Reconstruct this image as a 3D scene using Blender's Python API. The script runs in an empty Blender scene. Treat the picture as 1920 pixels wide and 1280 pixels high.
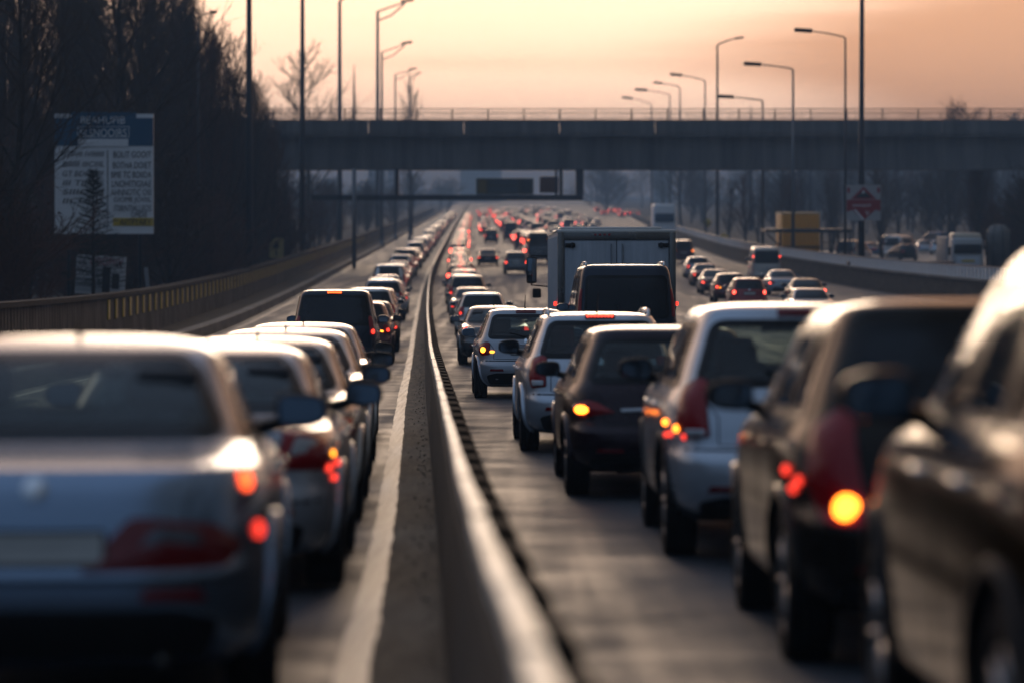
import bpy, bmesh, math, random
from mathutils import Vector, Matrix
from mathutils.bvhtree import BVHTree
C = bpy.context.scene.collection
R = math.radians
random.seed(11)
F = 5600.0            # focal length in pixels of the 1920 px wide photograph (105 mm)
YH = 365.0            # image row of the level line
ZC = 2.0              # camera height in world units

# ------------------------------------------------------------------ curves
def pchip(xs, ys):
    n = len(xs)
    h = [xs[i+1]-xs[i] for i in range(n-1)]
    dl = [(ys[i+1]-ys[i])/h[i] for i in range(n-1)]
    m = [0.0]*n
    m[0] = dl[0]; m[-1] = dl[-1]
    for i in range(1, n-1):
        if dl[i-1]*dl[i] > 0:
            w1 = 2*h[i]+h[i-1]; w2 = h[i]+2*h[i-1]
            m[i] = (w1+w2)/(w1/dl[i-1]+w2/dl[i])
    def f(x):
        if x <= xs[0]: return ys[0]+m[0]*(x-xs[0])
        if x >= xs[-1]: return ys[-1]+m[-1]*(x-xs[-1])
        i = 0
        while x > xs[i+1]: i += 1
        t = (x-xs[i])/h[i]
        return ((1+2*t)*(1-t)**2*ys[i] + t*(1-t)**2*h[i]*m[i]
                + t*t*(3-2*t)*ys[i+1] + t*t*(t-1)*h[i]*m[i+1])
    return f
drop = pchip([-30, 0, 10, 20, 34, 51, 71, 124, 200, 400, 700, 1120, 1900, 6000],
             [1.2, 1.5, 1.92, 2.42, 2.9, 3.45, 4.1, 5.2, 5.9, 6.4, 6.3, 5.75, 5.0, 4.9])
xbar = pchip([-30, 6, 10.8, 20, 34, 51, 71, 124, 200, 400, 700, 1120, 1867, 3000],
             [1.3, .04, -.13, -.40, -.84, -1.38, -1.97, -3.5, -5.4, -8.6, -12.5, -17.4, -26, -38])
xwall = pchip([-30, 100, 150, 200, 250, 373, 700, 1120, 2000],
              [28, 25, 23, 21.4, 20.8, 22.6, 30, 40, 55])
def gz(d): return ZC-drop(d)
def slope(f, d): return (f(d+1)-f(d-1))/2.0
def px(x, d): return (x-960.0)*d/F            # lateral position seen at picture column x from distance d
def pz(y, d): return ZC-(y-YH)*d/F            # height seen at picture row y from distance d

# ------------------------------------------------------------------ materials
MATS = {}
def nmat(name):
    m = bpy.data.materials.new(name); m.use_nodes = True
    nt = m.node_tree
    b = nt.nodes['Principled BSDF']
    return m, nt, b
def pm(name, col, rough=.5, metal=0.0, coat=0.0, var=.12, scale=6.0, bump=0.0, rvar=.1, spec=.5, ior=1.45):
    """principled material with procedural colour / roughness variation"""
    if name in MATS: return MATS[name]
    m, nt, b = nmat(name)
    tc = nt.nodes.new('ShaderNodeTexCoord')
    no = nt.nodes.new('ShaderNodeTexNoise'); no.inputs['Scale'].default_value = scale
    no.inputs['Detail'].default_value = 5; no.inputs['Roughness'].default_value = .62
    nt.links.new(tc.outputs['Object'], no.inputs['Vector'])
    mx = nt.nodes.new('ShaderNodeMix'); mx.data_type = 'RGBA'
    mx.inputs[6].default_value = (*[c*(1-var) for c in col], 1)
    mx.inputs[7].default_value = (*[min(1, c*(1+var)) for c in col], 1)
    nt.links.new(no.outputs['Fac'], mx.inputs[0])
    nt.links.new(mx.outputs[2], b.inputs['Base Color'])
    mr = nt.nodes.new('ShaderNodeMapRange')
    mr.inputs[3].default_value = max(.02, rough-rvar); mr.inputs[4].default_value = min(1, rough+rvar)
    nt.links.new(no.outputs['Fac'], mr.inputs[0]); nt.links.new(mr.outputs[0], b.inputs['Roughness'])
    b.inputs['Metallic'].default_value = metal
    b.inputs['Coat Weight'].default_value = coat
    b.inputs['Coat Roughness'].default_value = .04
    b.inputs['Specular IOR Level'].default_value = spec
    if bump:
        bp = nt.nodes.new('ShaderNodeBump'); bp.inputs['Strength'].default_value = bump
        bp.inputs['Distance'].default_value = .02
        n2 = nt.nodes.new('ShaderNodeTexNoise'); n2.inputs['Scale'].default_value = scale*7
        n2.inputs['Detail'].default_value = 4
        nt.links.new(tc.outputs['Object'], n2.inputs['Vector'])
        nt.links.new(n2.outputs['Fac'], bp.inputs['Height']); nt.links.new(bp.outputs['Normal'], b.inputs['Normal'])
    MATS[name] = m
    return m
def paint(key, col, metal=.35, rough=.25, coat=None):
    """car paint: flake base under clear coat with a film of road dust"""
    name = 'paint_'+key
    if name in MATS: return MATS[name]
    m, nt, b = nmat(name)
    tc = nt.nodes.new('ShaderNodeTexCoord')
    no = nt.nodes.new('ShaderNodeTexNoise'); no.inputs['Scale'].default_value = 3.5
    no.inputs['Detail'].default_value = 7; no.inputs['Roughness'].default_value = .7
    nt.links.new(tc.outputs['Object'], no.inputs['Vector'])
    rp = nt.nodes.new('ShaderNodeMapRange'); rp.inputs[1].default_value = .42; rp.inputs[2].default_value = .75
    rp.inputs[3].default_value = 0; rp.inputs[4].default_value = .28
    nt.links.new(no.outputs['Fac'], rp.inputs[0])
    mx = nt.nodes.new('ShaderNodeMix'); mx.data_type = 'RGBA'
    mx.inputs[6].default_value = (*col, 1)
    mx.inputs[7].default_value = (*[c*.85+k*.15 for c, k in zip(col, (.16, .14, .12))], 1)
    nt.links.new(rp.outputs[0], mx.inputs[0]); nt.links.new(mx.outputs[2], b.inputs['Base Color'])
    b.inputs['Metallic'].default_value = metal
    mr = nt.nodes.new('ShaderNodeMapRange'); mr.inputs[3].default_value = max(.05, rough-.06); mr.inputs[4].default_value = rough+(.16 if rough > .25 else .05)
    nt.links.new(no.outputs['Fac'], mr.inputs[0]); nt.links.new(mr.outputs[0], b.inputs['Roughness'])
    dark = max(col) < .06
    b.inputs['Coat Weight'].default_value = coat if coat is not None else (.30 if dark else .8)
    b.inputs['Specular IOR Level'].default_value = (.12 if coat == 0 else .25) if dark else .5
    b.inputs['Coat Roughness'].default_value = .13
    MATS[name] = m
    return m
def glow(name, col, strength, base=(.3, .01, .01)):
    if name in MATS: return MATS[name]
    m, nt, b = nmat(name)
    tc = nt.nodes.new('ShaderNodeTexCoord')
    vo = nt.nodes.new('ShaderNodeTexVoronoi'); vo.inputs['Scale'].default_value = 60
    nt.links.new(tc.outputs['Object'], vo.inputs['Vector'])
    mr = nt.nodes.new('ShaderNodeMapRange'); mr.inputs[1].default_value = 0; mr.inputs[2].default_value = .8
    mr.inputs[3].default_value = strength*1.15; mr.inputs[4].default_value = strength*.75
    nt.links.new(vo.outputs['Distance'], mr.inputs[0])
    b.inputs['Base Color'].default_value = (*base, 1)
    b.inputs['Roughness'].default_value = .15
    b.inputs['Emission Color'].default_value = (*col, 1)
    nt.links.new(mr.outputs[0], b.inputs['Emission Strength'])
    MATS[name] = m
    return m
def glassmat(name, tint, refl=1.0):
    if name in MATS: return MATS[name]
    m = bpy.data.materials.new(name); m.use_nodes = True
    nt = m.node_tree; nt.nodes.clear()
    out = nt.nodes.new('ShaderNodeOutputMaterial')
    tr = nt.nodes.new('ShaderNodeBsdfTransparent'); tr.inputs[0].default_value = (*tint, 1)
    gl = nt.nodes.new('ShaderNodeBsdfGlossy'); gl.inputs['Roughness'].default_value = .03
    lw = nt.nodes.new('ShaderNodeLayerWeight'); lw.inputs['Blend'].default_value = .5
    pw = nt.nodes.new('ShaderNodeMath'); pw.operation = 'POWER'; pw.inputs[1].default_value = 4.5
    fr = nt.nodes.new('ShaderNodeMath'); fr.operation = 'MULTIPLY_ADD'; fr.inputs[1].default_value = .9; fr.inputs[2].default_value = .05
    nt.links.new(lw.outputs['Facing'], pw.inputs[0]); nt.links.new(pw.outputs[0], fr.inputs[0])
    df = nt.nodes.new('ShaderNodeBsdfDiffuse'); df.inputs[0].default_value = (.25, .24, .22, 1)
    tc = nt.nodes.new('ShaderNodeTexCoord')
    no = nt.nodes.new('ShaderNodeTexNoise'); no.inputs['Scale'].default_value = 5; no.inputs['Detail'].default_value = 8
    nt.links.new(tc.outputs['Object'], no.inputs['Vector'])
    mr = nt.nodes.new('ShaderNodeMapRange'); mr.inputs[1].default_value = .4; mr.inputs[2].default_value = .8
    mr.inputs[3].default_value = 0.0; mr.inputs[4].default_value = .05
    nt.links.new(no.outputs['Fac'], mr.inputs[0])
    m1 = nt.nodes.new('ShaderNodeMixShader'); m2 = nt.nodes.new('ShaderNodeMixShader')
    nt.links.new(fr.outputs[0], m1.inputs[0]); nt.links.new(tr.outputs[0], m1.inputs[1]); nt.links.new(gl.outputs[0], m1.inputs[2])
    nt.links.new(mr.outputs[0], m2.inputs[0]); nt.links.new(m1.outputs[0], m2.inputs[1]); nt.links.new(df.outputs[0], m2.inputs[2])
    nt.links.new(m2.outputs[0], out.inputs['Surface'])
    MATS[name] = m
    return m
GLASS = glassmat('car_glass', (.50, .60, .60))
DARKGLASS = pm('tinted_glass', (.007, .009, .013), .06, rvar=.03, var=.3, spec=.32)
BLACK = pm('black_plastic', (.011, .011, .012), .6, spec=.3, bump=.15, scale=20)
FRIT = pm('black_frit', (.006, .006, .007), .25, rvar=.05, spec=.25)
RUBBER = pm('tyre_rubber', (.013, .012, .012), .9, bump=.3, scale=14, spec=.15)
ALLOY = pm('alloy_rim', (.35, .35, .36), .35, metal=.8)
CHROME = pm('chrome', (.75, .75, .76), .12, metal=1.0, rvar=.05)
REDLENS = pm('red_lens', (.30, .004, .008), .16, rvar=.04, coat=.15, spec=.35)
DARKLENS = pm('dark_red_lens', (.15, .003, .006), .16, rvar=.04, coat=.15, spec=.35)
CLEARLENS = pm('clear_lens', (.42, .43, .46), .12, metal=.4, coat=1.0, rvar=.05)
REDLIT = glow('brake_light_and_flare', (1, .045, .025), 2.2)  # brake lamps, and the flare spots added on near flanks
HOTLIT = glow('hot_brake_light_and_flare', (1, .20, .015), 9.0)  # hottest brake lamps, and the reflection spots added on a flank
EMBER = glow('ember_flare', (1, .085, .018), 4.5)  # added glow for the flare spot on the nearest saloon's shoulder
FARLIT = glow('distant_brake_light', (1, .075, .045), 7.0)
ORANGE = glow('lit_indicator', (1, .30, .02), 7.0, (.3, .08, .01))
LEDRED = glow('led_strip', (1, .06, .03), 4.0)
LEDORG = glow('led_strip_orange', (1, .12, .015), 5.0)
MIRROR = pm('mirror_glass', (.16, .20, .24), .05, metal=1.0, rvar=.02)
FABRIC = pm('seat_fabric', (.045, .045, .05), .85, bump=.3, scale=18)
PLATE = pm('number_plate', (.42, .42, .40), .4)

# ------------------------------------------------------------------ mesh tools
class MB:
    def __init__(s): s.v = []; s.f = []; s.m = []; s.sm = []
    def add(s, verts, faces, mi=0, smooth=True):
        o = len(s.v); s.v += [tuple(p) for p in verts]
        for f in faces: s.f.append([i+o for i in f]); s.m.append(mi); s.sm.append(smooth)
    def box(s, c, sz, bev=0.0, rot=None, mi=0, taper=1.0):
        x, y, z = [a/2 for a in sz]
        if bev <= 0:
            vs = [(-x,-y,-z),(x,-y,-z),(x,y,-z),(-x,y,-z),(-x*taper,-y*taper,z),(x*taper,-y*taper,z),(x*taper,y*taper,z),(-x*taper,y*taper,z)]
            fs = [(3,2,1,0),(4,5,6,7),(0,1,5,4),(1,2,6,5),(2,3,7,6),(3,0,4,7)]
            sm = False
        else:
            bm = bmesh.new(); bmesh.ops.create_cube(bm, size=1)
            for v in bm.verts:
                k = taper if v.co.z > 0 else 1
                v.co = Vector((v.co.x*2*x*k, v.co.y*2*y*k, v.co.z*2*z))
            bmesh.ops.bevel(bm, geom=bm.edges[:], offset=bev, segments=2, affect='EDGES', profile=.6)
            bm.verts.index_update()
            vs = [v.co.copy() for v in bm.verts]; fs = [[v.index for v in f.verts] for f in bm.faces]
            bm.free(); sm = True
        M = rot if rot is not None else Matrix.Identity(3)
        c = Vector(c)
        s.add([c+M@Vector(p) for p in vs], fs, mi, sm)
    def tube(s, pts, rad, n=8, mi=0, caps=True):
        pts = [Vector(p) for p in pts]
        if not hasattr(rad, '__len__'): rad = [rad]*len(pts)
        vs = []; fs = []
        prev = None
        for i, p in enumerate(pts):
            t = (pts[min(i+1, len(pts)-1)]-pts[max(i-1, 0)]).normalized()
            if prev is None:
                a = Vector((0, 0, 1)) if abs(t.z) < .9 else Vector((1, 0, 0))
                u = t.cross(a).normalized()
            else:
                u = (prev-t*prev.dot(t)).normalized()
            prev = u; w = t.cross(u)
            for k in range(n):
                a = 2*math.pi*k/n
                vs.append(p+(u*math.cos(a)+w*math.sin(a))*rad[i])
        for i in range(len(pts)-1):
            for k in range(n):
                fs.append((i*n+k, i*n+(k+1) % n, (i+1)*n+(k+1) % n, (i+1)*n+k))
        if caps:
            fs.append(tuple(range(n-1, -1, -1))); fs.append(tuple((len(pts)-1)*n+k for k in range(n)))
        s.add(vs, fs, mi, n > 4)
    def lathe(s, prof, n=32, axis='x', c=(0, 0, 0), mi=0, closed=False):
        vs = []; fs = []
        for (a, r) in prof:
            for k in range(n):
                t = 2*math.pi*k/n
                p = (a, r*math.cos(t), r*math.sin(t)) if axis == 'x' else (r*math.cos(t), r*math.sin(t), a)
                vs.append((p[0]+c[0], p[1]+c[1], p[2]+c[2]))
        for i in range(len(prof)-1):
            for k in range(n):
                q = (i*n+k, i*n+(k+1) % n, (i+1)*n+(k+1) % n, (i+1)*n+k)
                fs.append(q)
        s.add(vs, fs, mi)
    def build(s, name, mats, parent=None, loc=None):
        me = bpy.data.meshes.new(name)
        me.from_pydata([tuple(p) for p in s.v], [], s.f)
        if not isinstance(mats, (list, tuple)): mats = [mats]
        for m in mats: me.materials.append(m)
        me.polygons.foreach_set('material_index', s.m)
        me.polygons.foreach_set('use_smooth', s.sm)
        me.update()
        o = bpy.data.objects.new(name, me); C.objects.link(o)
        if parent is not None: o.parent = parent
        if loc is not None: o.location = loc
        return o
def tag(o, label=None, cat=None, group=None, kind=None):
    if label: o['label'] = label
    if cat: o['category'] = cat
    if group: o['group'] = group
    if kind: o['kind'] = kind
    return o
def empty(name, label, cat, loc=(0, 0, 0), rot=(0, 0, 0), group=None):
    o = bpy.data.objects.new(name, None); C.objects.link(o)
    o.empty_display_size = .3
    o.location = loc; o.rotation_euler = rot
    return tag(o, label, cat, group)
def copy_tree(o, parent=None):
    c = o.copy(); C.objects.link(c)
    if parent is not None: c.parent = parent
    for ch in list(o.children): copy_tree(ch, c)
    return c

# ------------------------------------------------------------------ outlines
def round_poly(pts, r, seg=4, dens=.07):
    n = len(pts); out = []
    for i in range(n):
        p = Vector(pts[i]); a = Vector(pts[i-1]); b = Vector(pts[(i+1) % n])
        ri = r[i] if hasattr(r, '__len__') else r
        da = (a-p); db = (b-p)
        k = min(ri, da.length*.48, db.length*.48)
        s = p+da.normalized()*k; e = p+db.normalized()*k
        for j in range(seg+1):
            t = j/seg
            out.append(s*(1-t)**2+p*2*t*(1-t)+e*t*t)
    res = []
    for i in range(len(out)):
        a = out[i]; b = out[(i+1) % len(out)]
        m = max(1, int((b-a).length/dens))
        for j in range(m): res.append(a+(b-a)*(j/m))
    return res
def inset(pts, d):
    n = len(pts); out = []
    ar = sum(pts[i].x*pts[(i+1) % n].y-pts[(i+1) % n].x*pts[i].y for i in range(n))
    sg = 1 if ar > 0 else -1
    for i in range(n):
        t = (pts[(i+1) % n]-pts[i-1])
        if t.length < 1e-9: out.append(pts[i].copy()); continue
        t.normalize()
        out.append(pts[i]+Vector((-t.y, t.x))*d*sg)
    return out
def inside(pt, poly):
    x, y = pt; c = False; n = len(poly); j = n-1
    for i in range(n):
        a = poly[i]; b = poly[j]
        if (a.y > y) != (b.y > y) and x < (b.x-a.x)*(y-a.y)/(b.y-a.y)+a.x: c = not c
        j = i
    return c
def ellipse(cx, cy, rx, ry, n=20):
    return [Vector((cx+rx*math.cos(2*math.pi*i/n), cy+ry*math.sin(2*math.pi*i/n))) for i in range(n)]
# ------------------------------------------------------------------ cars
def S(**k): return k
STY = {
 'sedan': S(L=4.6, W=.885, n=(6, 5), belt=.97, wheels=(.98, 3.72, .325), track=.80,
   keys=[(.20,.40,4.2,.68),(.22,.20,4.42,.79),(.31,.07,4.54,.865),(.46,.0,4.6,.885),(.56,.0,4.6,.885),(.62,.03,4.57,.88),(.72,.05,4.48,.88),
         (.82,.07,4.36,.875),(.89,.09,4.15,.86),(.925,.13,3.85,.84),(.95,.30,3.6,.82),(.985,.62,3.42,.79),(1.01,.82,3.3,.765),(1.06,.92,3.2,.745),
         (1.18,1.16,2.92,.69),(1.30,1.44,2.62,.635),(1.36,1.62,2.42,.595),(1.40,1.85,2.25,.50),(1.42,2.0,2.15,.30),(1.425,2.08,2.1,.06)],
   rw=(1.02,.70,1.355,.52), ws=(1.05,.68,1.35,.50), side=(1.01,1.345), pil=((.0,.50),(.52,.98)), bumper_z=.54, plate=(.655,.0)),
 'hatch': S(L=4.05, W=.86, n=(5, 5), belt=.98, wheels=(.70, 3.22, .315), track=.78,
   keys=[(.20,.42,3.6,.66),(.22,.24,3.84,.76),(.31,.08,3.98,.84),(.46,.0,4.05,.86),(.58,.01,4.04,.86),(.64,.06,4.0,.855),(.78,.09,3.9,.86),
         (.90,.12,3.7,.855),(.96,.14,3.42,.84),(1.0,.16,3.15,.815),(1.05,.19,2.95,.785),(1.15,.26,2.75,.745),(1.30,.38,2.45,.685),(1.40,.47,2.22,.64),
         (1.46,.53,2.05,.60),(1.485,.62,1.9,.53),(1.505,.9,1.7,.36),(1.51,1.2,1.4,.06)],
   rw=(1.00,.66,1.41,.555), ws=(1.05,.68,1.42,.52), side=(1.0,1.40), pil=((.0,.16),(.20,.58),(.60,.98)), bumper_z=.64, plate=(.80,.0)),
 'wagon': S(L=4.6, W=.885, n=(6, 5), belt=1.0, wheels=(.95, 3.70, .325), track=.80,
   keys=[(.21,.42,4.2,.68),(.23,.24,4.42,.79),(.32,.08,4.54,.865),(.46,.0,4.6,.885),(.58,.01,4.58,.885),(.64,.06,4.55,.88),(.78,.09,4.42,.885),
         (.90,.12,4.2,.88),(.96,.14,3.9,.86),(1.0,.16,3.6,.84),(1.05,.19,3.4,.805),(1.15,.26,3.15,.765),(1.30,.38,2.85,.70),(1.40,.47,2.6,.655),
         (1.46,.53,2.4,.615),(1.485,.64,2.25,.545),(1.505,.95,2.0,.36),(1.51,1.3,1.6,.06)],
   rw=(1.02,.70,1.42,.565), ws=(1.07,.70,1.42,.54), side=(1.02,1.41), pil=((.0,.22),(.245,.60),(.625,.98)), bumper_z=.64, plate=(.82,.0)),
 'suv': S(L=4.6, W=.925, n=(6, 5), belt=1.10, wheels=(.92, 3.62, .365), track=.82,
   keys=[(.27,.44,4.2,.70),(.29,.26,4.44,.82),(.38,.09,4.54,.90),(.54,.0,4.6,.92),(.68,.01,4.58,.925),(.74,.06,4.55,.92),(.88,.09,4.42,.925),
         (1.0,.12,4.2,.92),(1.07,.14,3.9,.90),(1.11,.16,3.6,.875),(1.16,.19,3.4,.845),(1.28,.27,3.15,.805),(1.45,.40,2.85,.74),(1.57,.50,2.6,.69),
         (1.64,.55,2.4,.65),(1.67,.66,2.25,.57),(1.69,.95,2.0,.38),(1.695,1.3,1.6,.06)],
   rw=(1.14,.74,1.58,.60), ws=(1.18,.74,1.58,.58), side=(1.13,1.57), pil=((.0,.22),(.245,.60),(.625,.98)), bumper_z=.74, plate=(.92,.0)),
 'minivan': S(L=4.75, W=.93, n=(9, 5), belt=1.12, wheels=(.92, 3.72, .33), track=.83,
   keys=[(.22,.40,4.3,.70),(.24,.22,4.55,.83),(.33,.08,4.68,.91),(.48,.0,4.75,.93),(.60,.01,4.74,.93),(.66,.05,4.7,.925),(.85,.07,4.55,.93),
         (1.0,.09,4.3,.925),(1.08,.11,4.05,.91),(1.13,.13,3.85,.89),(1.25,.17,3.6,.865),(1.45,.25,3.25,.82),(1.65,.34,2.95,.775),(1.76,.40,2.75,.745),
         (1.82,.46,2.6,.70),(1.85,.58,2.45,.62),(1.87,.95,2.1,.40),(1.875,1.4,1.7,.06)],
   rw=(1.12,.79,1.755,.70), ws=(1.15,.76,1.75,.66), side=(1.15,1.74), pil=((.0,.27),(.295,.62),(.645,.98)), bumper_z=.66, plate=(.86,.0)),
 'van': S(L=5.0, W=.97, n=(12, 6), belt=1.28, wheels=(1.0, 4.0, .35), track=.86,
   keys=[(.28,.40,4.5,.74),(.30,.20,4.78,.88),(.38,.06,4.9,.95),(.52,.0,5.0,.965),(.62,.0,5.0,.97),(.68,.04,4.96,.965),(.95,.05,4.85,.97),
         (1.15,.06,4.6,.97),(1.25,.07,4.4,.96),(1.35,.08,4.2,.945),(1.6,.12,3.8,.91),(1.85,.17,3.45,.87),(2.02,.22,3.2,.84),(2.12,.28,3.05,.80),
         (2.16,.38,2.95,.74),(2.18,.7,2.6,.52),(2.19,1.2,2.2,.1)],
   rw=(1.22,.80,1.98,.76), ws=(1.35,.84,2.0,.76), side=(1.32,1.98), pil=((.02,.36),(.40,.70),(.73,.98)), bumper_z=.68, plate=(.82,.0)),
}
def hull_rings(st, ds):
    keys = st['keys']; n = len(keys); xs = list(range(n))
    fs = [pchip(xs, [k[a] for k in keys]) for a in range(4)]
    rings = []
    for i in range(n-1):
        a, b = keys[i], keys[i+1]
        dist = max(abs(a[0]-b[0]), abs(a[1]-b[1])*.8, abs(a[3]-b[3]))
        m = max(1, int(math.ceil(dist/ds)))
        for j in range(m):
            t = i+j/m
            rings.append(tuple(f(t) for f in fs))
    rings.append(tuple(keys[-1][:4]))
    return rings
def ring_pts(r, nr, nf, cnt):
    z, yr, yf, w = r
    yc = (yr+yf)/2
    n1, n2, n3, n4 = cnt
    half = []
    def q(psi, n, b, sgn):
        s, c = math.sin(psi), math.cos(psi)
        k = (abs(s)**n+abs(c)**n)**(-1.0/n)
        return (w*k*s, yc+sgn*b*k*c)
    for i in range(n1): half.append(q(math.atan(i/n1), nr, yc-yr, -1))
    for j in range(n2): half.append(q(math.pi/2-math.atan((n2-j)/n2), nr, yc-yr, -1))
    for j in range(n3): half.append(q(math.pi/2-math.atan(j/n3), nf, yf-yc, 1))
    for i in range(n4+1): half.append(q(math.atan((n4-i)/n4), nf, yf-yc, 1))
    left = [(-x, y) for (x, y) in half[-2:0:-1]]
    return [(x, y, z) for (x, y) in half+left]
HULLS = {}
def get_hull(style, lod, sc=(1, 1, 1)):
    key = (style, lod)
    if key in HULLS: return HULLS[key]
    st = STY[style]
    ds = (.05, .09, .16)[lod]
    cnt = ((18, 44, 34, 10), (10, 22, 16, 6), (6, 9, 7, 4))[lod]
    rings = hull_rings(st, ds)
    vs = []; fs = []
    L = st['L']
    for r in rings:
        pts = ring_pts(r, st['n'][0], st['n'][1], cnt)
        # bonnet falls away towards the nose, flank has a slight crease
        out = []
        for (x, y, z) in pts:
            k = max(0, (y-L*.68)/(L*.32))
            if .5 < z < 1.25: z = z-.20*k*k*min(1, (z-.5)/.35)
            out.append((x, y, z))
        vs += out
    n = len(pts)
    for i in range(len(rings)-1):
        for k in range(n):
            fs.append((i*n+k, i*n+(k+1) % n, (i+1)*n+(k+1) % n, (i+1)*n+k))
    fs.append(tuple(range(n-1, -1, -1)))
    fs.append(tuple((len(rings)-1)*n+k for k in range(n)))
    bvh = BVHTree.FromPolygons([Vector(v) for v in vs], fs)
    HULLS[key] = (vs, fs, bvh, rings)
    return HULLS[key]
def frame(kind, st, alpha=0, side=1):
    L, W = st['L'], st['W']
    Z = Vector((0, 0, 1))
    if kind == 'rear': return (Vector((0, -5, 0)), Vector((1, 0, 0)), Z, Vector((0, 1, 0)))
    if kind == 'front': return (Vector((0, L+5, 0)), Vector((1, 0, 0)), Z, Vector((0, -1, 0)))
    if kind == 'side': return (Vector((5*side, 0, 0)), Vector((0, 1, 0)), Z, Vector((-side, 0, 0)))
    a = R(alpha)
    D = Vector((-side*math.sin(a), math.cos(a), 0)); U = Vector((side*math.cos(a), math.sin(a), 0))
    return (Vector((side*W, .06, 0))-D*5, U, Z, D)
def proj(bvh, fr, p, off):
    O, U, V, D = fr
    o = O+U*p[0]+V*p[1]
    loc, nor, i, d = bvh.ray_cast(o, D)
    if loc is None:
        loc, nor, i, d = bvh.find_nearest(o+D*5)
    if nor.dot(D) > 0: nor = -nor
    nn = (nor*.6-D*.4).normalized()
    return loc+nn*off
def panel(mb, bvh, fr, out, border=.045, off=.005, bulge=0.0, mi=(0, 1), rings=(.85, .65, .4, .18)):
    """a shell lying on the hull: skirt, border ring, then a field bulging by `bulge`"""
    out = [Vector(p) for p in out]
    n = len(out)
    loops = [([proj(bvh, fr, p, -.012) for p in out], None), ([proj(bvh, fr, p, off) for p in out], mi[0])]
    ins = inset(out, border) if border > 0 else out
    if border > 0:
        mid = inset(out, border*.5)
        loops.append(([proj(bvh, fr, p, off+.001) for p in mid], mi[0]))
        loops.append(([proj(bvh, fr, p, off+.001) for p in ins], mi[0]))
    c = sum(ins, Vector((0, 0)))/n
    for s in rings:
        loops.append(([proj(bvh, fr, c+(p-c)*s, off+.001+bulge*(1-s*s)) for p in ins], mi[1]))
    for i in range(len(loops)-1):
        a, b = loops[i][0], loops[i+1][0]
        mb.add(a+b, [(k, (k+1) % n, n+(k+1) % n, n+k) for k in range(n)], loops[i+1][1], i > 0)
    last = loops[-1][0]
    mb.add(last+[proj(bvh, fr, c, off+.001+bulge)], [(k, (k+1) % n, n) for k in range(n)], mi[1])
def strip(mb, bvh, fr, pts, w, off=.003, mi=0, dens=.06):
    P = [Vector(pts[0])]
    for a, b in zip(pts[:-1], pts[1:]):
        a = Vector(a); b = Vector(b); m = max(1, int((b-a).length/dens))
        for j in range(1, m+1): P.append(a+(b-a)*(j/m))
    vs = []
    for i, p in enumerate(P):
        t = (P[min(i+1, len(P)-1)]-P[max(0, i-1)]).normalized(); q = Vector((-t.y, t.x))*w/2
        vs += [proj(bvh, fr, p+q*1.0, -.004), proj(bvh, fr, p+q*.7, off), proj(bvh, fr, p-q*.7, off), proj(bvh, fr, p-q, -.004)]
    fs = []
    for i in range(len(P)-1):
        for k in range(3): fs.append((i*4+k, i*4+k+1, i*4+4+k+1, i*4+4+k))
    mb.add(vs, fs, mi)
def at_z(rings, z):
    best = min(rings, key=lambda r: abs(r[0]-z))
    return best
def side_windows(st, rings):
    z0, z1 = st['side']
    a = at_z(rings, z0); b = at_z(rings, z1)
    k = .115
    r0, f0 = a[1]+k*(a[2]-a[1]), a[2]-k*(a[2]-a[1])
    r1, f1 = b[1]+k*1.1*(b[2]-b[1]), b[2]-k*1.0*(b[2]-b[1])
    out = []
    for (p, q) in st['pil']:
        # pillars: upright except at the ends
        def X(t, top):
            lo, hi = (r1, f1) if top else (r0, f0)
            e = lo+(hi-lo)*t
            if .05 < t < .95:
                m = ((r0+(f0-r0)*t)+(r1+(f1-r1)*t))/2
                e = m*.8+e*.2
            return e
        out.append([(X(p, 0), z0), (X(q, 0), z0), (X(q, 1), z1), (X(p, 1), z1)])
    return out
def wheel_meshes(rad, wid):
    key = ('wheel', rad, wid)
    if key in HULLS: return HULLS[key]
    t = MB(); h = wid/2
    pr = [(-h*.85, rad*.64), (-h, rad*.72), (-h*1.02, rad*.86), (-h*.88, rad*.965)]
    for i in range(5):
        x = -h*.8+i*h*.4
        pr += [(x-h*.13, rad), (x+h*.13, rad)]
        if i < 4: pr += [(x+h*.15, rad*.975), (x+h*.25, rad*.975)]
    pr += [(h*.88, rad*.965), (h*1.02, rad*.86), (h, rad*.72), (h*.85, rad*.64)]
    t.lathe(pr, 36)
    r = MB()
    r.lathe([(h*.8, rad*.66), (h*.95, rad*.63), (h*.55, rad*.58), (h*.50, rad*.2), (h*.6, rad*.1), (h*.62, .001)], 36)
    r.lathe([(-h*.8, rad*.66), (-h*.95, rad*.63), (-h*.55, rad*.58), (-h*.5, rad*.2), (-h*.5, .001)], 36)
    for k in range(7):
        a = 2*math.pi*k/7
        for sg in (1, -1):
            p0 = Vector((sg*h*.62, math.cos(a)*rad*.12, math.sin(a)*rad*.12)); p1 = Vector((sg*h*.78, math.cos(a)*rad*.62, math.sin(a)*rad*.62))
            r.tube([p0, p1], [rad*.09, rad*.06], 6)
    ot = t.build('wheel', RUBBER); orr = r.build('rim', ALLOY)
    HULLS[key] = (ot.data, orr.data)
    bpy.data.objects.remove(ot); bpy.data.objects.remove(orr)
    return HULLS[key]
def link(name, me, parent, loc=(0, 0, 0), rot=(0, 0, 0)):
    o = bpy.data.objects.new(name, me); C.objects.link(o); o.parent = parent; o.location = loc; o.rotation_euler = rot
    return o
def add_wheels(root, st, lod):
    yr, yf, rad = st['wheels']
    tm, rm = wheel_meshes(rad, .215)
    for y in ((yr, yf) if lod < 2 else (yr,)):
        for s in (-1, 1):
            w = link('wheel', tm, root, (s*(st['track']-.02), y, rad))
            if lod < 2: link('rim', rm, w)
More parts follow.
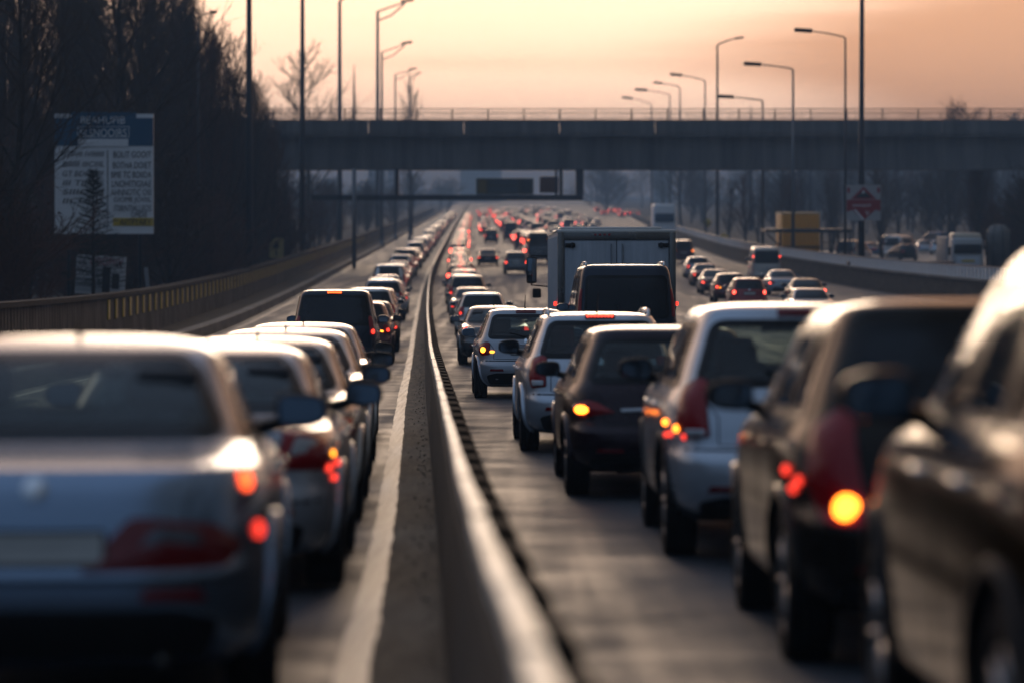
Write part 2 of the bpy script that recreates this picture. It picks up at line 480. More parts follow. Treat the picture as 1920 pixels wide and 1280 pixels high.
def door_mirror(root, st, rings, side, body, bvh, z=None):
    zb = (z or st['side'][0])+.05
    a = at_z(rings, st['side'][0])
    y = a[2]-.27*(a[2]-a[1])+.02
    w = st['W']
    c = Vector((side*(w+.085), y, zb+.035))
    m = MB(); n = 18
    vs = []; fs = []
    rows = 10
    for i in range(rows+1):
        ph = -math.pi/2+math.pi*i/rows
        for k in range(n):
            th = 2*math.pi*k/n
            def sp(v, e): return math.copysign(abs(v)**e, v)
            X = .125*sp(math.cos(ph), .6)*sp(math.cos(th), .6)
            Y = .085*sp(math.sin(ph), .7)
            Zz = .085*sp(math.cos(ph), .6)*sp(math.sin(th), .6)
            if Y < -.045: Y = -.045
            if X*side > 0: Zz *= 1-.25*(X*side/.125)
            vs.append((X, Y, Zz))
    for i in range(rows):
        for k in range(n):
            fs.append((i*n+k, i*n+(k+1) % n, (i+1)*n+(k+1) % n, (i+1)*n+k))
    m.add([(p[0]+c.x, p[1]+c.y, p[2]+c.z) for p in vs], fs)
    m.tube([c+Vector((-side*.08, 0, -.05)), c+Vector((-side*.22, .05, -.09))], [.03, .04], 8)
    mo = m.build('door_mirror', body, root)
    g = MB()
    pts = round_poly([(-.105, -.062), (.10, -.06), (.10, .052), (-.105, .066)] if side > 0 else [(-.10, -.06), (.105, -.062), (.105, .066), (-.10, .052)], .045, 4, .2)
    ring = [(c.x+p.x, c.y-.048, c.z+p.y) for p in pts]
    inn = [(c.x+p.x*.9, c.y-.0465, c.z+p.y*.9) for p in pts]
    nn = len(ring)
    g.add(ring+[(c.x+p.x, c.y-.04, c.z+p.y) for p in pts], [(k, (k+1) % nn, nn+(k+1) % nn, nn+k) for k in range(nn)])
    g.add(ring, [tuple(range(nn))], 0, False)
    g.build('mirror_glass', MIRROR, mo)
def interior(root, st, rings):
    z = st['belt']; L = st['L']
    a = at_z(rings, z+.05)
    yf = a[2]-.95; w = st['W']
    for (y, xs, wd, hh) in ((yf-.75, (-.37, .37), .50, .0), (max(a[1]+.62, yf-1.75), (0,), 1.25, -.04)):
        for x in xs:
            m = MB()
            m.box((x, y+.25, z-.52), (wd, .5, .16), .05)
            m.box((x, y-.02, z-.18+hh), (wd, .14, .72), .05, Matrix.Rotation(R(10), 3, 'X'))
            for hx in ((x,) if wd < 1 else (-.42, .42)):
                m.box((hx, y-.10, z+.26+hh), (.27, .10, .19), .04)
                m.tube([(hx-.06, y-.08, z+.1+hh), (hx-.06, y-.09, z+.2+hh)], .008, 6)
                m.tube([(hx+.06, y-.08, z+.1+hh), (hx+.06, y-.09, z+.2+hh)], .008, 6)
            m.build('seat', FABRIC, root)
    m = MB()
    m.box((0, yf+.45, z-.12), (w*1.6, .5, .22), .06)
    m.build('dashboard', BLACK, root)
    m = MB()
    n = 20
    ring = [(-.37+.18*math.cos(2*math.pi*k/n), yf+.05+.06*math.sin(2*math.pi*k/n), z-.02+.17*math.sin(2*math.pi*k/n)) for k in range(n+1)]
    m.tube(ring, .014, 6)
    m.build('steering_wheel', BLACK, root)
    m = MB()
    top = st['side'][1]
    m.box((0, at_z(rings, top)[2]-.28, top-.05), (.24, .03, .07), .015)
    m.build('rear_view_mirror', BLACK, root)

def build_car(style, name, label, cat, loc, rot, col, lod=1, lit='red', lamp='wrap', group=None, trim=None, glass=None,
              rails=False, brake3=None, plate=True, extra=None, sc=None, metal=.35, mirror_col=None):
    st = STY[style]; L, W = st['L'], st['W']
    vs, fs, bvh, rings = get_hull(style, lod)
    root = empty(name, label, cat, loc, rot, group)
    if sc: root.scale = sc
    body = paint(*col, **({'metal': metal} if len(col) < 3 else {})) if isinstance(col, tuple) else col
    fr_r = frame('rear', st); fr_f = frame('front', st)
    see = (lod == 0) and glass != 'dark'
    gl = GLASS if see else DARKGLASS
    # ---- windows
    wins = []
    z0, w0, z1, w1 = st['rw']
    rwo = round_poly([(-w0, z0), (w0, z0), (w1, z1), (-w1, z1)], .10, 5, .06 if lod < 2 else .3)
    wins.append(('rear_window', fr_r, rwo))
    if lod < 2:
        a0, b0, a1, b1 = st['ws']
        wins.append(('windscreen', fr_f, round_poly([(-b0, a0), (b0, a0), (b1, a1), (-b1, a1)], .10, 5, .08)))
    sw = side_windows(st, rings)
    for s in (-1, 1):
        f = frame('side', st, 0, s)
        for q in (sw if lod < 2 else [[sw[0][0], sw[-1][1], sw[-1][2], sw[0][3]]]):
            wins.append(('side_window', f, round_poly(q, .07, 4, .07 if lod < 2 else .3)))
    # ---- hull, with openings cut where the panes sit and round the wheels
    yr, yf, rad = st['wheels']
    drops = set()
    if lod < 2:
        vv = [Vector(v) for v in vs]
        holes = []
        if see:
            for (nm, f, o) in wins: holes.append((f, inset(o, .012)))
        for i, fc in enumerate(fs[:-2]):
            c = (vv[fc[0]]+vv[fc[1]]+vv[fc[2]]+vv[fc[3]])/4
            if abs(c.x) > W*.55 and c.z < rad*2.2:
                if any((c.y-y)**2+(c.z-rad)**2 < (rad+.065)**2 for y in (yr, yf)): drops.add(i); continue
            if see and c.z > st['side'][0]-.02:
                nor = (vv[fc[2]]-vv[fc[0]]).cross(vv[fc[3]]-vv[fc[1]])
                if nor.length < 1e-9: continue
                nor.normalize()
                for (f, o) in holes:
                    if abs(nor.dot(f[3])) < .12: continue
                    if (c-Vector((0, L*.5, 0))).dot(f[3]) > .2 and abs(f[3].y) > .5: continue
                    if abs(f[3].x) > .5 and c.x*f[3].x > 0: continue
                    ok = True
                    for vi in fc:
                        q = vv[vi]-f[0]
                        if not inside((q.dot(f[1]), q.dot(f[2])), o): ok = False; break
                    if ok: drops.add(i); break
    mb = MB()
    used = [f for i, f in enumerate(fs) if i not in drops]
    mb.add(vs, used)
    mb.build('body', body, root)
    for (nm, f, o) in wins:
        p = MB()
        if lod == 2: panel(p, bvh, f, o, 0, .02, .012, (0, 0), (.6,))
        else: panel(p, bvh, f, o, .055, .006, 0, (0, 1))
        p.build(nm, [FRIT, gl] if lod < 2 else DARKGLASS, root)
    # ---- lamps
    shape = {
      'tri':   (18, [(-.70, .57), (-.14, .585), (-.05, .66), (-.18, .735), (-.50, .765)], (-.34, .625, .10, .035), [(-.48, .655), (-.24, .655), (-.26, .715), (-.42, .73)]),
      'wraphi': (28, [(-.34, .72), (.04, .71), (.17, .80), (.12, .88), (-.10, .955), (-.24, .94)], (.00, .77, .09, .035), [(-.24, .80), (-.02, .79), (-.05, .885), (-.19, .895)]),
      'wrap':  (28, [(-.34, .66), (.06, .64), (.20, .74), (.16, .80), (-.10, .885), (-.24, .87)], (.00, .70, .09, .035), [(-.24, .755), (-.02, .745), (-.06, .83), (-.2, .835)]),
      'block': (28, [(-.30, .64), (.05, .64), (.16, .72), (.14, .83), (-.12, .85), (-.28, .83)], (-.03, .75, .055, .055), [(-.26, .66), (-.14, .66), (-.14, .70), (-.26, .70)]),
      'kink':  (30, [(-.16, .74), (.04, .72), (.16, .80), (.14, .90), (-.06, .96), (-.15, .94)], (-.02, .82, .06, .045), [(-.24, .775), (-.16, .775), (-.16, .81), (-.24, .81)]),
      'tall':  (34, [(-.19, .72), (.03, .70), (.10, .82), (.08, 1.02), (-.07, 1.06), (-.15, 1.03)], (-.05, .83, .05, .05), [(-.16, .735), (.0, .725), (.02, .79), (-.16, .79)]),
      'suvtall': (34, [(-.20, .82), (.02, .80), (.13, .92), (.10, 1.14), (-.04, 1.21), (-.12, 1.19)], (-.06, .90, .062, .062), [(-.17, .83), (-.02, .82), (.0, .87), (-.17, .87)]),
      'suvlow': (34, [(-.27, .66), (.0, .69), (.12, .88), (.10, 1.12), (-.04, 1.20), (-.13, 1.18), (-.19, .94)], (-.15, .755, .056, .056), None),
      'slit':  (32, [(-.36, .86), (-.02, .80), (.16, .88), (.14, .93), (-.10, .985), (-.20, .96)], (-.03, .885, .085, .042), [(-.66, .875), (-.40, .865), (-.38, .90), (-.62, .91)]),
      'round': (32, [(-.22, .76), (.02, .73), (.14, .80), (.12, .92), (-.04, .97), (-.19, .94)], (-.04, .85, .085, .08), None),
      'post':  (25, [(-.13, .92), (.01, .92), (.03, 1.02), (.02, 1.28), (-.06, 1.34), (-.12, 1.30)], (-.05, 1.0, .05, .05), None),
      'vanpost': (20, [(-.10, 1.25), (.0, 1.25), (.01, 1.5), (-.02, 1.75), (-.09, 1.75)], (-.05, 1.62, .035, .05), None),
    }[lamp]
    al, outl, core, clear = shape
    for s in (-1, 1):
        f = frame('lamp', st, al, s)
        p = MB()
        o = round_poly([(u, z) for (u, z) in outl], .03, 3, .06 if lod < 2 else .4)
        if lod == 2:
            panel(p, bvh, f, o, 0, .02, .02, (0, 0), (.5,))
            p.build('taillight', FARLIT if lit else REDLENS, root)
            if lit and s == 1:
                p = MB(); panel(p, bvh, fr_r, [Vector((-.13, z1)), Vector((.13, z1)), Vector((.13, z1+.04)), Vector((-.13, z1+.04))], 0, .03, .01, (0, 0), (.5,))
                p.build('high_brake_light', REDLIT, root)
            continue
        panel(p, bvh, f, o, .012, .008, .022, (0, 1))
        tl = p.build('taillight', [DARKLENS, DARKLENS if lamp == 'tri' else REDLENS], root)
        if clear and (lamp not in ('slit', 'kink')):
            p = MB(); panel(p, bvh, f, round_poly(clear, .02, 3, .06), 0, .026, .004, (0, 0), (.6,))
            p.build('reversing_lens', pm('smoked_lens', (.10, .11, .13), .15, metal=.3) if lamp == 'tri' else CLEARLENS, tl)
        elif clear:
            p = MB(); panel(p, bvh, f, round_poly(clear, .02, 3, .06), 0, .010, .004, (0, 0), (.6,))
            p.build('reversing_lens', CLEARLENS if lamp == 'slit' else (ORANGE if lit else REDLENS), tl)
        if lit:
            side_lit = lit if not isinstance(lit, dict) else lit.get(s)
            if side_lit:
                p = MB(); panel(p, bvh, f, ellipse(core[0], core[1], core[2], core[3]), 0, .030, .008, (0, 0), (.7, .4))
                p.build('brake_lamp', {'red': REDLIT, 'hot': HOTLIT, 'orange': ORANGE, 'far': FARLIT}[side_lit], tl)
    if lod == 2:
        add_wheels(root, st, lod)
        return root
    # ---- lower bumper, seams, plate, handles
    zb = st['bumper_z']
    p = MB(); panel(p, bvh, fr_r, round_poly([(-W*.72, .26), (W*.72, .26), (W*.78, .40), (W*.6, .44), (-W*.6, .44), (-W*.78, .40)], .04, 3, .07), 0, .010, 0, (0, 0), (.9, .6, .3))
    p.build('bumper_valance', BLACK, root)
    p = MB()
    wz = at_z(rings, zb)[3]
    strip(p, bvh, fr_r, [(-wz*.93, zb), (wz*.93, zb)], .022, .002)                      # bumper joint
    hw = w0*.98
    lowz = zb+.03 if style in ('hatch', 'wagon', 'suv', 'minivan', 'van') else zb+.07
    lx = W*.64
    strip(p, bvh, fr_r, [(-hw, z0-.03), (-lx, (z0+lowz)/2), (-lx, lowz), (lx, lowz), (lx, (z0+lowz)/2), (hw, z0-.03)], .012, .002)
    p.build('tailgate_seam', FRIT, root)
    p = MB()
    for s in (-1, 1):
        f = frame('side', st, 0, s)
        for q in sw[-2:]:
            y0, y1 = q[0][0]-.03, q[1][0]+.0
            for ln in ([(y0, q[0][1]-.03), (y0, rad+.02 if abs(y0-yr) > rad+.1 else 2*rad+.12)], [(y0+.02, .36), (y1, .36)]):
                p = MB(); strip(p, bvh, f, ln, .010, .002); p.build('door_seam', FRIT, root)
        p = MB(); strip(p, bvh, f, [(sw[-1][1][0]+.06, sw[-1][1][1]-.06), (sw[-1][1][0]+.04, .36)], .010, .002); p.build('door_seam', FRIT, root)
    p = MB()
    for s in (-1, 1):
        f = frame('side', st, 0, s)
        for q in sw[-2:]:
            hy = q[0][0]+.10; hz = q[0][1]-.13
            a = [proj(bvh, f, (hy+t*.05, hz), .012 if t in (0, 4) else .034) for t in range(5)]
            p.tube(a, .014, 6)
            o = p.build('door_handle', body if trim is None else trim, root); p = MB()
    # wheel arch liner and lip
    for s in (-1, 1):
        f = frame('side', st, 0, s)
        for y in (yr, yf):
            m = MB(); n = 24
            ra = rad+.075
            pts = []
            arc = [(-20+220*k/n) for k in range(n+1)]
            ring0 = []; ring1 = []
            for a in arc:
                yy = y+ra*math.cos(R(a)); zz = rad+ra*math.sin(R(a))
                zz = max(zz, .235)
                q = proj(bvh, f, (yy, zz), .004)
                ring0.append(q); ring1.append(Vector((s*.45, yy, zz)))
            for k in range(n): m.add([ring0[k], ring0[k+1], ring1[k+1], ring1[k]], [(0, 1, 2, 3)])
            m.add(ring1, [tuple(range(n+1))], 0, False)
            ao = m.build('wheel_arch', BLACK, root)
            m = MB(); m.tube(ring0, .024, 6)
            m.build('arch_lip', BLACK if style == 'suv' and trim is not None else body, ao)
    add_wheels(root, st, lod)
    dm = body if mirror_col is None else mirror_col
    for s in (-1, 1): door_mirror(root, st, rings, s, dm, bvh)
    pzc = st['plate'][0]
    if plate:
        m = MB(); panel(m, bvh, fr_r, round_poly([(-.27, pzc-.065), (.27, pzc-.065), (.27, pzc+.065), (-.27, pzc+.065)], .015, 2, .09), .012, .012, 0, (0, 1), (.5,))
        m.build('number_plate', [BLACK, PLATE], root)
        if style not in ('sedan',):
            m = MB(); strip(m, bvh, fr_r, [(-.30, pzc+.11), (.30, pzc+.11)], .045, .025)
            m.build('tailgate_handle', body if trim is None else trim, root)
    m = MB(); panel(m, bvh, fr_r, ellipse(0, pzc+.17 if style != 'sedan' else .865, .045, .04, 14), 0, .016, .004, (0, 0), (.5,))
    m.build('badge', CHROME, root)
    m = MB()
    for x in (.48,): m.tube([(x, .30, .26), (x, .03, .25)], .032, 10)
    m.build('exhaust_pipe', pm('exhaust_steel', (.06, .055, .05), .5, metal=.7), root)
    # reflectors in the bumper
    for s in (-1, 1):
        m = MB(); panel(m, bvh, fr_r, round_poly([(s*W*.45, .47), (s*W*.72, .47), (s*W*.70, .51), (s*W*.46, .51)][::s], .01, 2, .1), 0, .008, .003, (0, 0), (.5,))
        m.build('bumper_reflector', DARKLENS, root)
    if brake3:
        m = MB()
        zt = z1+(.02 if style != 'sedan' else -.05)
        panel(m, bvh, fr_r, round_poly([(-.17, zt), (.17, zt), (.17, zt+.045), (-.17, zt+.045)], .012, 2, .06), 0, .014, .006, (0, 0), (.6,))
        hb = m.build('high_brake_light', DARKLENS, root)
        if brake3 != 'off':
            m = MB()
            for k in range(8):
                x = -.135+k*.0385
                panel(m, bvh, fr_r, ellipse(x, zt+.0225, .014, .016, 8), 0, .024, .003, (0, 0), ())
            m.build('led_row', LEDRED if brake3 == 'red' else LEDORG, hb)
    if style in ('hatch', 'wagon', 'suv', 'minivan'):
        m = MB()
        base = proj(bvh, fr_r, (.02, z0+.0), .02)
        pts = [proj(bvh, fr_r, (.02-.30*t, z0+.03+.07*t), .022) for t in (0, .33, .66, 1)]
        m.tube(pts, .009, 6); m.tube([base, pts[0]], .02, 8)
        m.build('wiper', BLACK, root)
    if rails:
        zr = at_z(rings, st['keys'][-4][0]); wr = zr[3]*1.02
        for s in (-1, 1):
            m = MB()
            def rz(y):
                h = bvh.ray_cast(Vector((s*wr*.90, y, 4)), Vector((0, 0, -1)))[0]
                return h.z if h is not None else st['keys'][-1][0]
            ys = [zr[1]+.22, zr[1]+.30, zr[1]+.9, zr[1]+1.6, zr[2]-.15, zr[2]-.05]
            pts = []
            for i, y in enumerate(ys): pts.append((s*wr*.90, y, rz(y)+(.0 if i in (0, 5) else .055)))
            m.tube(pts, .019, 8)
            m.tube([(s*wr*.9, ys[2], rz(ys[2])-.01), (s*wr*.9, ys[2], rz(ys[2])+.05)], .02, 8)
            m.build('roof_rail', CHROME if rails == 'chrome' else BLACK, root)
    if style in ('sedan', 'hatch', 'wagon'):
        m = MB(); zt = st['keys'][-1][0]
        y = st['keys'][-2][1]
        if style == 'sedan':
            vsn = [(-.015, y, zt-.02), (.015, y, zt-.02), (.012, y+.14, zt-.01), (-.012, y+.14, zt-.01), (0, y-.02, zt+.06), (0, y+.05, zt+.045)]
            m.add(vsn, [(0, 1, 4), (1, 2, 5, 4), (2, 3, 5), (3, 0, 4, 5), (0, 3, 2, 1)])
        else: m.tube([(0, y+.2, zt-.02), (0, y-.1, zt+.22)], [.012, .004], 6)
        m.build('aerial', BLACK, root)
    if see: interior(root, st, rings)
    if extra: extra(root, st, bvh, rings, body)
    return root
# ------------------------------------------------------------------ setting materials
def asphalt():
    m, nt, b = nmat('asphalt')
    tc = nt.nodes.new('ShaderNodeTexCoord')
    mp = nt.nodes.new('ShaderNodeMapping'); mp.inputs['Scale'].default_value = (2.4, .05, 1)
    n1 = nt.nodes.new('ShaderNodeTexNoise'); n1.inputs['Scale'].default_value = 1.0; n1.inputs['Detail'].default_value = 6
    n2 = nt.nodes.new('ShaderNodeTexNoise'); n2.inputs['Scale'].default_value = 38; n2.inputs['Detail'].default_value = 5
    n3 = nt.nodes.new('ShaderNodeTexNoise'); n3.inputs['Scale'].default_value = .9; n3.inputs['Detail'].default_value = 7
    nt.links.new(tc.outputs['Object'], mp.inputs[0]); nt.links.new(mp.outputs[0], n1.inputs[0])
    nt.links.new(tc.outputs['Object'], n2.inputs[0]); nt.links.new(tc.outputs['Object'], n3.inputs[0])
    r1 = nt.nodes.new('ShaderNodeValToRGB')
    r1.color_ramp.elements[0].position = .3; r1.color_ramp.elements[0].color = (.024, .030, .038, 1)
    r1.color_ramp.elements[1].position = .72; r1.color_ramp.elements[1].color = (.064, .074, .088, 1)
    nt.links.new(n1.outputs[0], r1.inputs[0])
    mx = nt.nodes.new('ShaderNodeMix'); mx.data_type = 'RGBA'; mx.blend_type = 'MULTIPLY'; mx.inputs[0].default_value = .8
    r2 = nt.nodes.new('ShaderNodeMapRange'); r2.inputs[1].default_value = .3; r2.inputs[2].default_value = .7
    r2.inputs[3].default_value = .55; r2.inputs[4].default_value = 1.35
    nt.links.new(n2.outputs[0], r2.inputs[0])
    nt.links.new(r1.outputs[0], mx.inputs[6]); nt.links.new(r2.outputs[0], mx.inputs[7])
    nt.links.new(mx.outputs[2], b.inputs['Base Color'])
    ad = nt.nodes.new('ShaderNodeMath'); ad.operation = 'MULTIPLY'
    nt.links.new(n1.outputs[0], ad.inputs[0]); nt.links.new(n3.outputs[0], ad.inputs[1])
    mr = nt.nodes.new('ShaderNodeMapRange'); mr.inputs[1].default_value = .12; mr.inputs[2].default_value = .42
    mr.inputs[3].default_value = .45; mr.inputs[4].default_value = .80
    nt.links.new(ad.outputs[0], mr.inputs[0]); nt.links.new(mr.outputs[0], b.inputs['Roughness'])
    bp = nt.nodes.new('ShaderNodeBump'); bp.inputs['Strength'].default_value = .8; bp.inputs['Distance'].default_value = .014
    nt.links.new(n2.outputs[0], bp.inputs['Height']); nt.links.new(bp.outputs[0], b.inputs['Normal'])
    return m
def patchy(name, c0, c1, scale, mapping=(1, 1, 1), rough=.75, bump=.4, lo=.35, hi=.68, fine=25):
    m, nt, b = nmat(name)
    tc = nt.nodes.new('ShaderNodeTexCoord')
    mp = nt.nodes.new('ShaderNodeMapping'); mp.inputs['Scale'].default_value = mapping
    n1 = nt.nodes.new('ShaderNodeTexNoise'); n1.inputs['Scale'].default_value = scale; n1.inputs['Detail'].default_value = 8; n1.inputs['Roughness'].default_value = .7
    nt.links.new(tc.outputs['Object'], mp.inputs[0]); nt.links.new(mp.outputs[0], n1.inputs[0])
    r = nt.nodes.new('ShaderNodeValToRGB'); r.color_ramp.elements[0].position = lo; r.color_ramp.elements[1].position = hi
    r.color_ramp.elements[0].color = (*c0, 1); r.color_ramp.elements[1].color = (*c1, 1)
    nt.links.new(n1.outputs[0], r.inputs[0]); nt.links.new(r.outputs[0], b.inputs['Base Color'])
    b.inputs['Roughness'].default_value = rough
    n2 = nt.nodes.new('ShaderNodeTexNoise'); n2.inputs['Scale'].default_value = fine; n2.inputs['Detail'].default_value = 5
    nt.links.new(tc.outputs['Object'], n2.inputs[0])
    bp = nt.nodes.new('ShaderNodeBump'); bp.inputs['Strength'].default_value = bump; bp.inputs['Distance'].default_value = .02
    nt.links.new(n2.outputs[0], bp.inputs['Height']); nt.links.new(bp.outputs[0], b.inputs['Normal'])
    return m
ASPHALT = asphalt()
EARTH = patchy('earth', (.018, .015, .010), (.055, .045, .030), .25, rough=.95)
WORN = patchy('worn_white_paint', (.05, .048, .045), (.33, .32, .30), 2.4, (4.5, .10, 1), .5, .4, .38, .60)
DIRT = patchy('gutter_dirt', (.020, .016, .012), (.135, .112, .085), 2.6, (3, .35, 1), .85, 1.0)
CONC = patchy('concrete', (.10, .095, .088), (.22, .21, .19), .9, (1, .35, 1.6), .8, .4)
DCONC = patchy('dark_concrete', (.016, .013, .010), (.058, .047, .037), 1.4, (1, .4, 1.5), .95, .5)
BCONC = patchy('bridge_concrete', (.085, .085, .09), (.20, .20, .20), .45, (1.6, 1, .12), .85, .3)
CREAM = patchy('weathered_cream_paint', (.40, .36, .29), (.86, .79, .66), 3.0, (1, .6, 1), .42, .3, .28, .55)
STEEL = pm('galvanised_steel', (.16, .18, .20), .45, metal=.6)
DSTEEL = pm('dark_painted_steel', (.035, .04, .05), .45, metal=.3)
YELLOW = pm('reflective_yellow', (.95, .58, .02), .3, var=.25, scale=9)
BARK = pm('bark', (.030, .022, .017), .95, bump=.5, scale=3, var=.4)
TWIG = pm('twigs', (.058, .034, .021), .95, var=.45, scale=1.2)
TWIGR = pm('russet_twigs', (.095, .036, .019), .95, var=.45, scale=1.2)
NEEDLE = pm('conifer_needles', (.014, .022, .014), .9, var=.4, scale=2)
WHITEP = pm('white_panel', (.78, .80, .82), .45, var=.1, scale=1.5)
DARKP = pm('sign_black', (.015, .015, .02), .5)
BLUEP = pm('sign_blue', (.010, .085, .17), .4)
REDP = pm('sign_red', (.30, .012, .018), .45)
YELP = pm('sign_yellow', (.55, .38, .03), .45)

# ------------------------------------------------------------------ ground, roads
ST_D = [-30, -20, -10, -5, 0, 3, 6]+[6+2*i for i in range(1, 60)]+[126+6*i for i in range(0, 50)]+[430+20*i for i in range(0, 60)]+[1640+60*i for i in range(0, 30)]
def sheet(name, fl, fr, mat, lift, d0=-30, d1=3400, cols=2, kind='structure'):
    ds = sorted(set([d0, d1]+[d for d in ST_D if d0 < d < d1]))
    m = MB(); vs = []
    for d in ds:
        a, b = fl(d), fr(d)
        for c in range(cols): vs.append((a+(b-a)*c/(cols-1), d, gz(d)+lift+max(d, 0)*3e-5*(lift > 0)))
    fs = []
    for i in range(len(ds)-1):
        for c in range(cols-1): fs.append((i*cols+c, i*cols+c+1, (i+1)*cols+c+1, (i+1)*cols+c))
    m.add(vs, fs)
    o = m.build(name, mat)
    if kind: o['kind'] = kind
    return o
g = sheet('ground', lambda d: -80-max(d, 0)*.75, lambda d: 80+max(d, 0)*.75, EARTH, 0, -30, 5200, 9)
LV = -7.5
sheet('road', lambda d: xbar(d)+LV, lambda d: xwall(d)+.1, ASPHALT, .006)
sheet('gutter', lambda d: xbar(d)-.42, lambda d: xbar(d)-.05, DIRT, .011, -20, 500)
mk = MB(); rr0 = random.Random(8)
def mark(off, w, d0, d1, n):
    vs = []
    for i in range(n+1):
        d = d0+(d1-d0)*i/n
        x = xbar(d)+off if not callable(off) else off(d)
        for s in (-.5, .5): vs.append((x+s*w*(rr0.uniform(.85, 1.12) if n > 30 else 1), d, gz(d)+.012+d*4e-5))
    mk.add(vs, [(2*i, 2*i+1, 2*i+3, 2*i+2) for i in range(n)])
mark(-.49, .15, -10, 60, 160); mark(-.49, .15, 60, 700, 300)
mark(lambda d: xwall(d)-1.2, .17, 40, 900, 200)
mark(-7.1, .15, 0, 800, 200)
for off in (-3.9, 3.95, 7.5, 11.0, 14.5):
    d = 4.0
    while d < 520:
        mark(off, .14, d, d+3.5, 2); d += 10.5
o = mk.build('lane_marking', WORN); o['kind'] = 'structure'
mb = MB()
rr = random.Random(5)
for i in range(520):
    d = 4+90*rr.random()**1.6
    x = xbar(d)-.11-abs(rr.gauss(0, .11))
    s = rr.uniform(.004, .015)
    vs = [(x+s*a*rr.uniform(.6, 1.3), d+s*b*rr.uniform(.6, 1.3), gz(d)+.014+s*.7*(c+.6)) for a, b, c in ((1,0,0),(-1,0,0),(0,1,0),(0,-1,0),(0,0,1),(0,0,-.8))]
    mb.add(vs, [(0,2,4),(2,1,4),(1,3,4),(3,0,4),(2,0,5),(1,2,5),(3,1,5),(0,3,5)], 0, False)
tag(mb.build('gravel', pm('gravel', (.10, .085, .065), .9, var=.5, scale=30)), 'loose grit and gravel lying along the foot of the central barrier', None, None, 'stuff')
# pale yard behind the right-hand parapet
yv = [(30, 236), (33.5, 236), (36.5, 228), (42, 228), (52, 300), (40, 335), (31, 330)]
m = MB(); ds = [228+7*i for i in range(17)]
vs = []; 
for d in ds:
    for c in range(6):
        a, b = 29.5+.02*(d-228), 40+.14*(d-228)
        vs.append((a+(b-a)*c/5, d, gz(d)+.012))
m.add(vs, [(i*6+c, i*6+c+1, i*6+7+c, i*6+6+c) for i in range(len(ds)-1) for c in range(5)])
tag(m.build('pavement', patchy('yard_concrete', (.22, .19, .16), (.46, .41, .34), .4, rough=.6)), kind='structure')

# ------------------------------------------------------------------ swept walls
def sweep(mb, prof, fx, d0, d1, step, mi=0, caps=True):
    n = max(1, int((d1-d0)/step)); k = len(prof); vs = []
    for i in range(n+1):
        d = d0+(d1-d0)*i/n
        for (a, b) in prof: vs.append((fx(d)+a, d, gz(d)+b))
    fs = [(i*k+j, i*k+(j+1) % k, (i+1)*k+(j+1) % k, (i+1)*k+j) for i in range(n) for j in range(k)]
    mb.add(vs, fs, mi, False)
    if caps:
        mb.add(vs[:k], [tuple(range(k))], mi, False); mb.add(vs[-k:], [tuple(range(k-1, -1, -1))], mi, False)
barrier = empty('central_barrier', 'long concrete central barrier with cream capped top and black rubber blocks, curving between the queues', 'barrier', (xbar(6), 6, gz(6)))
bl = Vector(barrier.location)
def under(o, root):
    o.parent = root; o.matrix_parent_inverse = Matrix.Translation(-Vector(root.location)); return o
m = MB()
prof = [(-.10, -.05), (.13, -.05), (.12, .10), (.09, .22), (.060, .76), (-.055, .76), (-.075, .30), (-.09, .08)]
sweep(m, prof, xbar, -14, 60, 1.5); sweep(m, prof, xbar, 60.02, 1500, 8)
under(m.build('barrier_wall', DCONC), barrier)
capp = [(-.030, .762), (.030, .762), (.032, .81), (.026, .822), (-.026, .822), (-.032, .81)]
blkp = [(.08, .34), (.19, .32), (.21, .38), (.205, .62), (.17, .665), (.08, .67)]
d = -12.0; k = 0; rest = MB(); rest2 = MB()
while d < 1200:
    ln = 1.5 if d < 130 else 3.0
    gap = .10
    jx = rr.uniform(-.003, .003); jz = rr.uniform(-.003, .004)
    pc = [(a+jx, b+jz) for a, b in capp]
    if 3 < d < 148:
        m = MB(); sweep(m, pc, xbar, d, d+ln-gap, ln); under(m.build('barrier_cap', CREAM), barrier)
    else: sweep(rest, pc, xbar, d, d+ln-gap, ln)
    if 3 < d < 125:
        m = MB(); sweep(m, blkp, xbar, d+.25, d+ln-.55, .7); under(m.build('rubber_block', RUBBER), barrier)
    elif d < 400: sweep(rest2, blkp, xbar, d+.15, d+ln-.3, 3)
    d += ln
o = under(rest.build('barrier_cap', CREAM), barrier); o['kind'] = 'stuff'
o = under(rest2.build('rubber_block', RUBBER), barrier); o['kind'] = 'stuff'
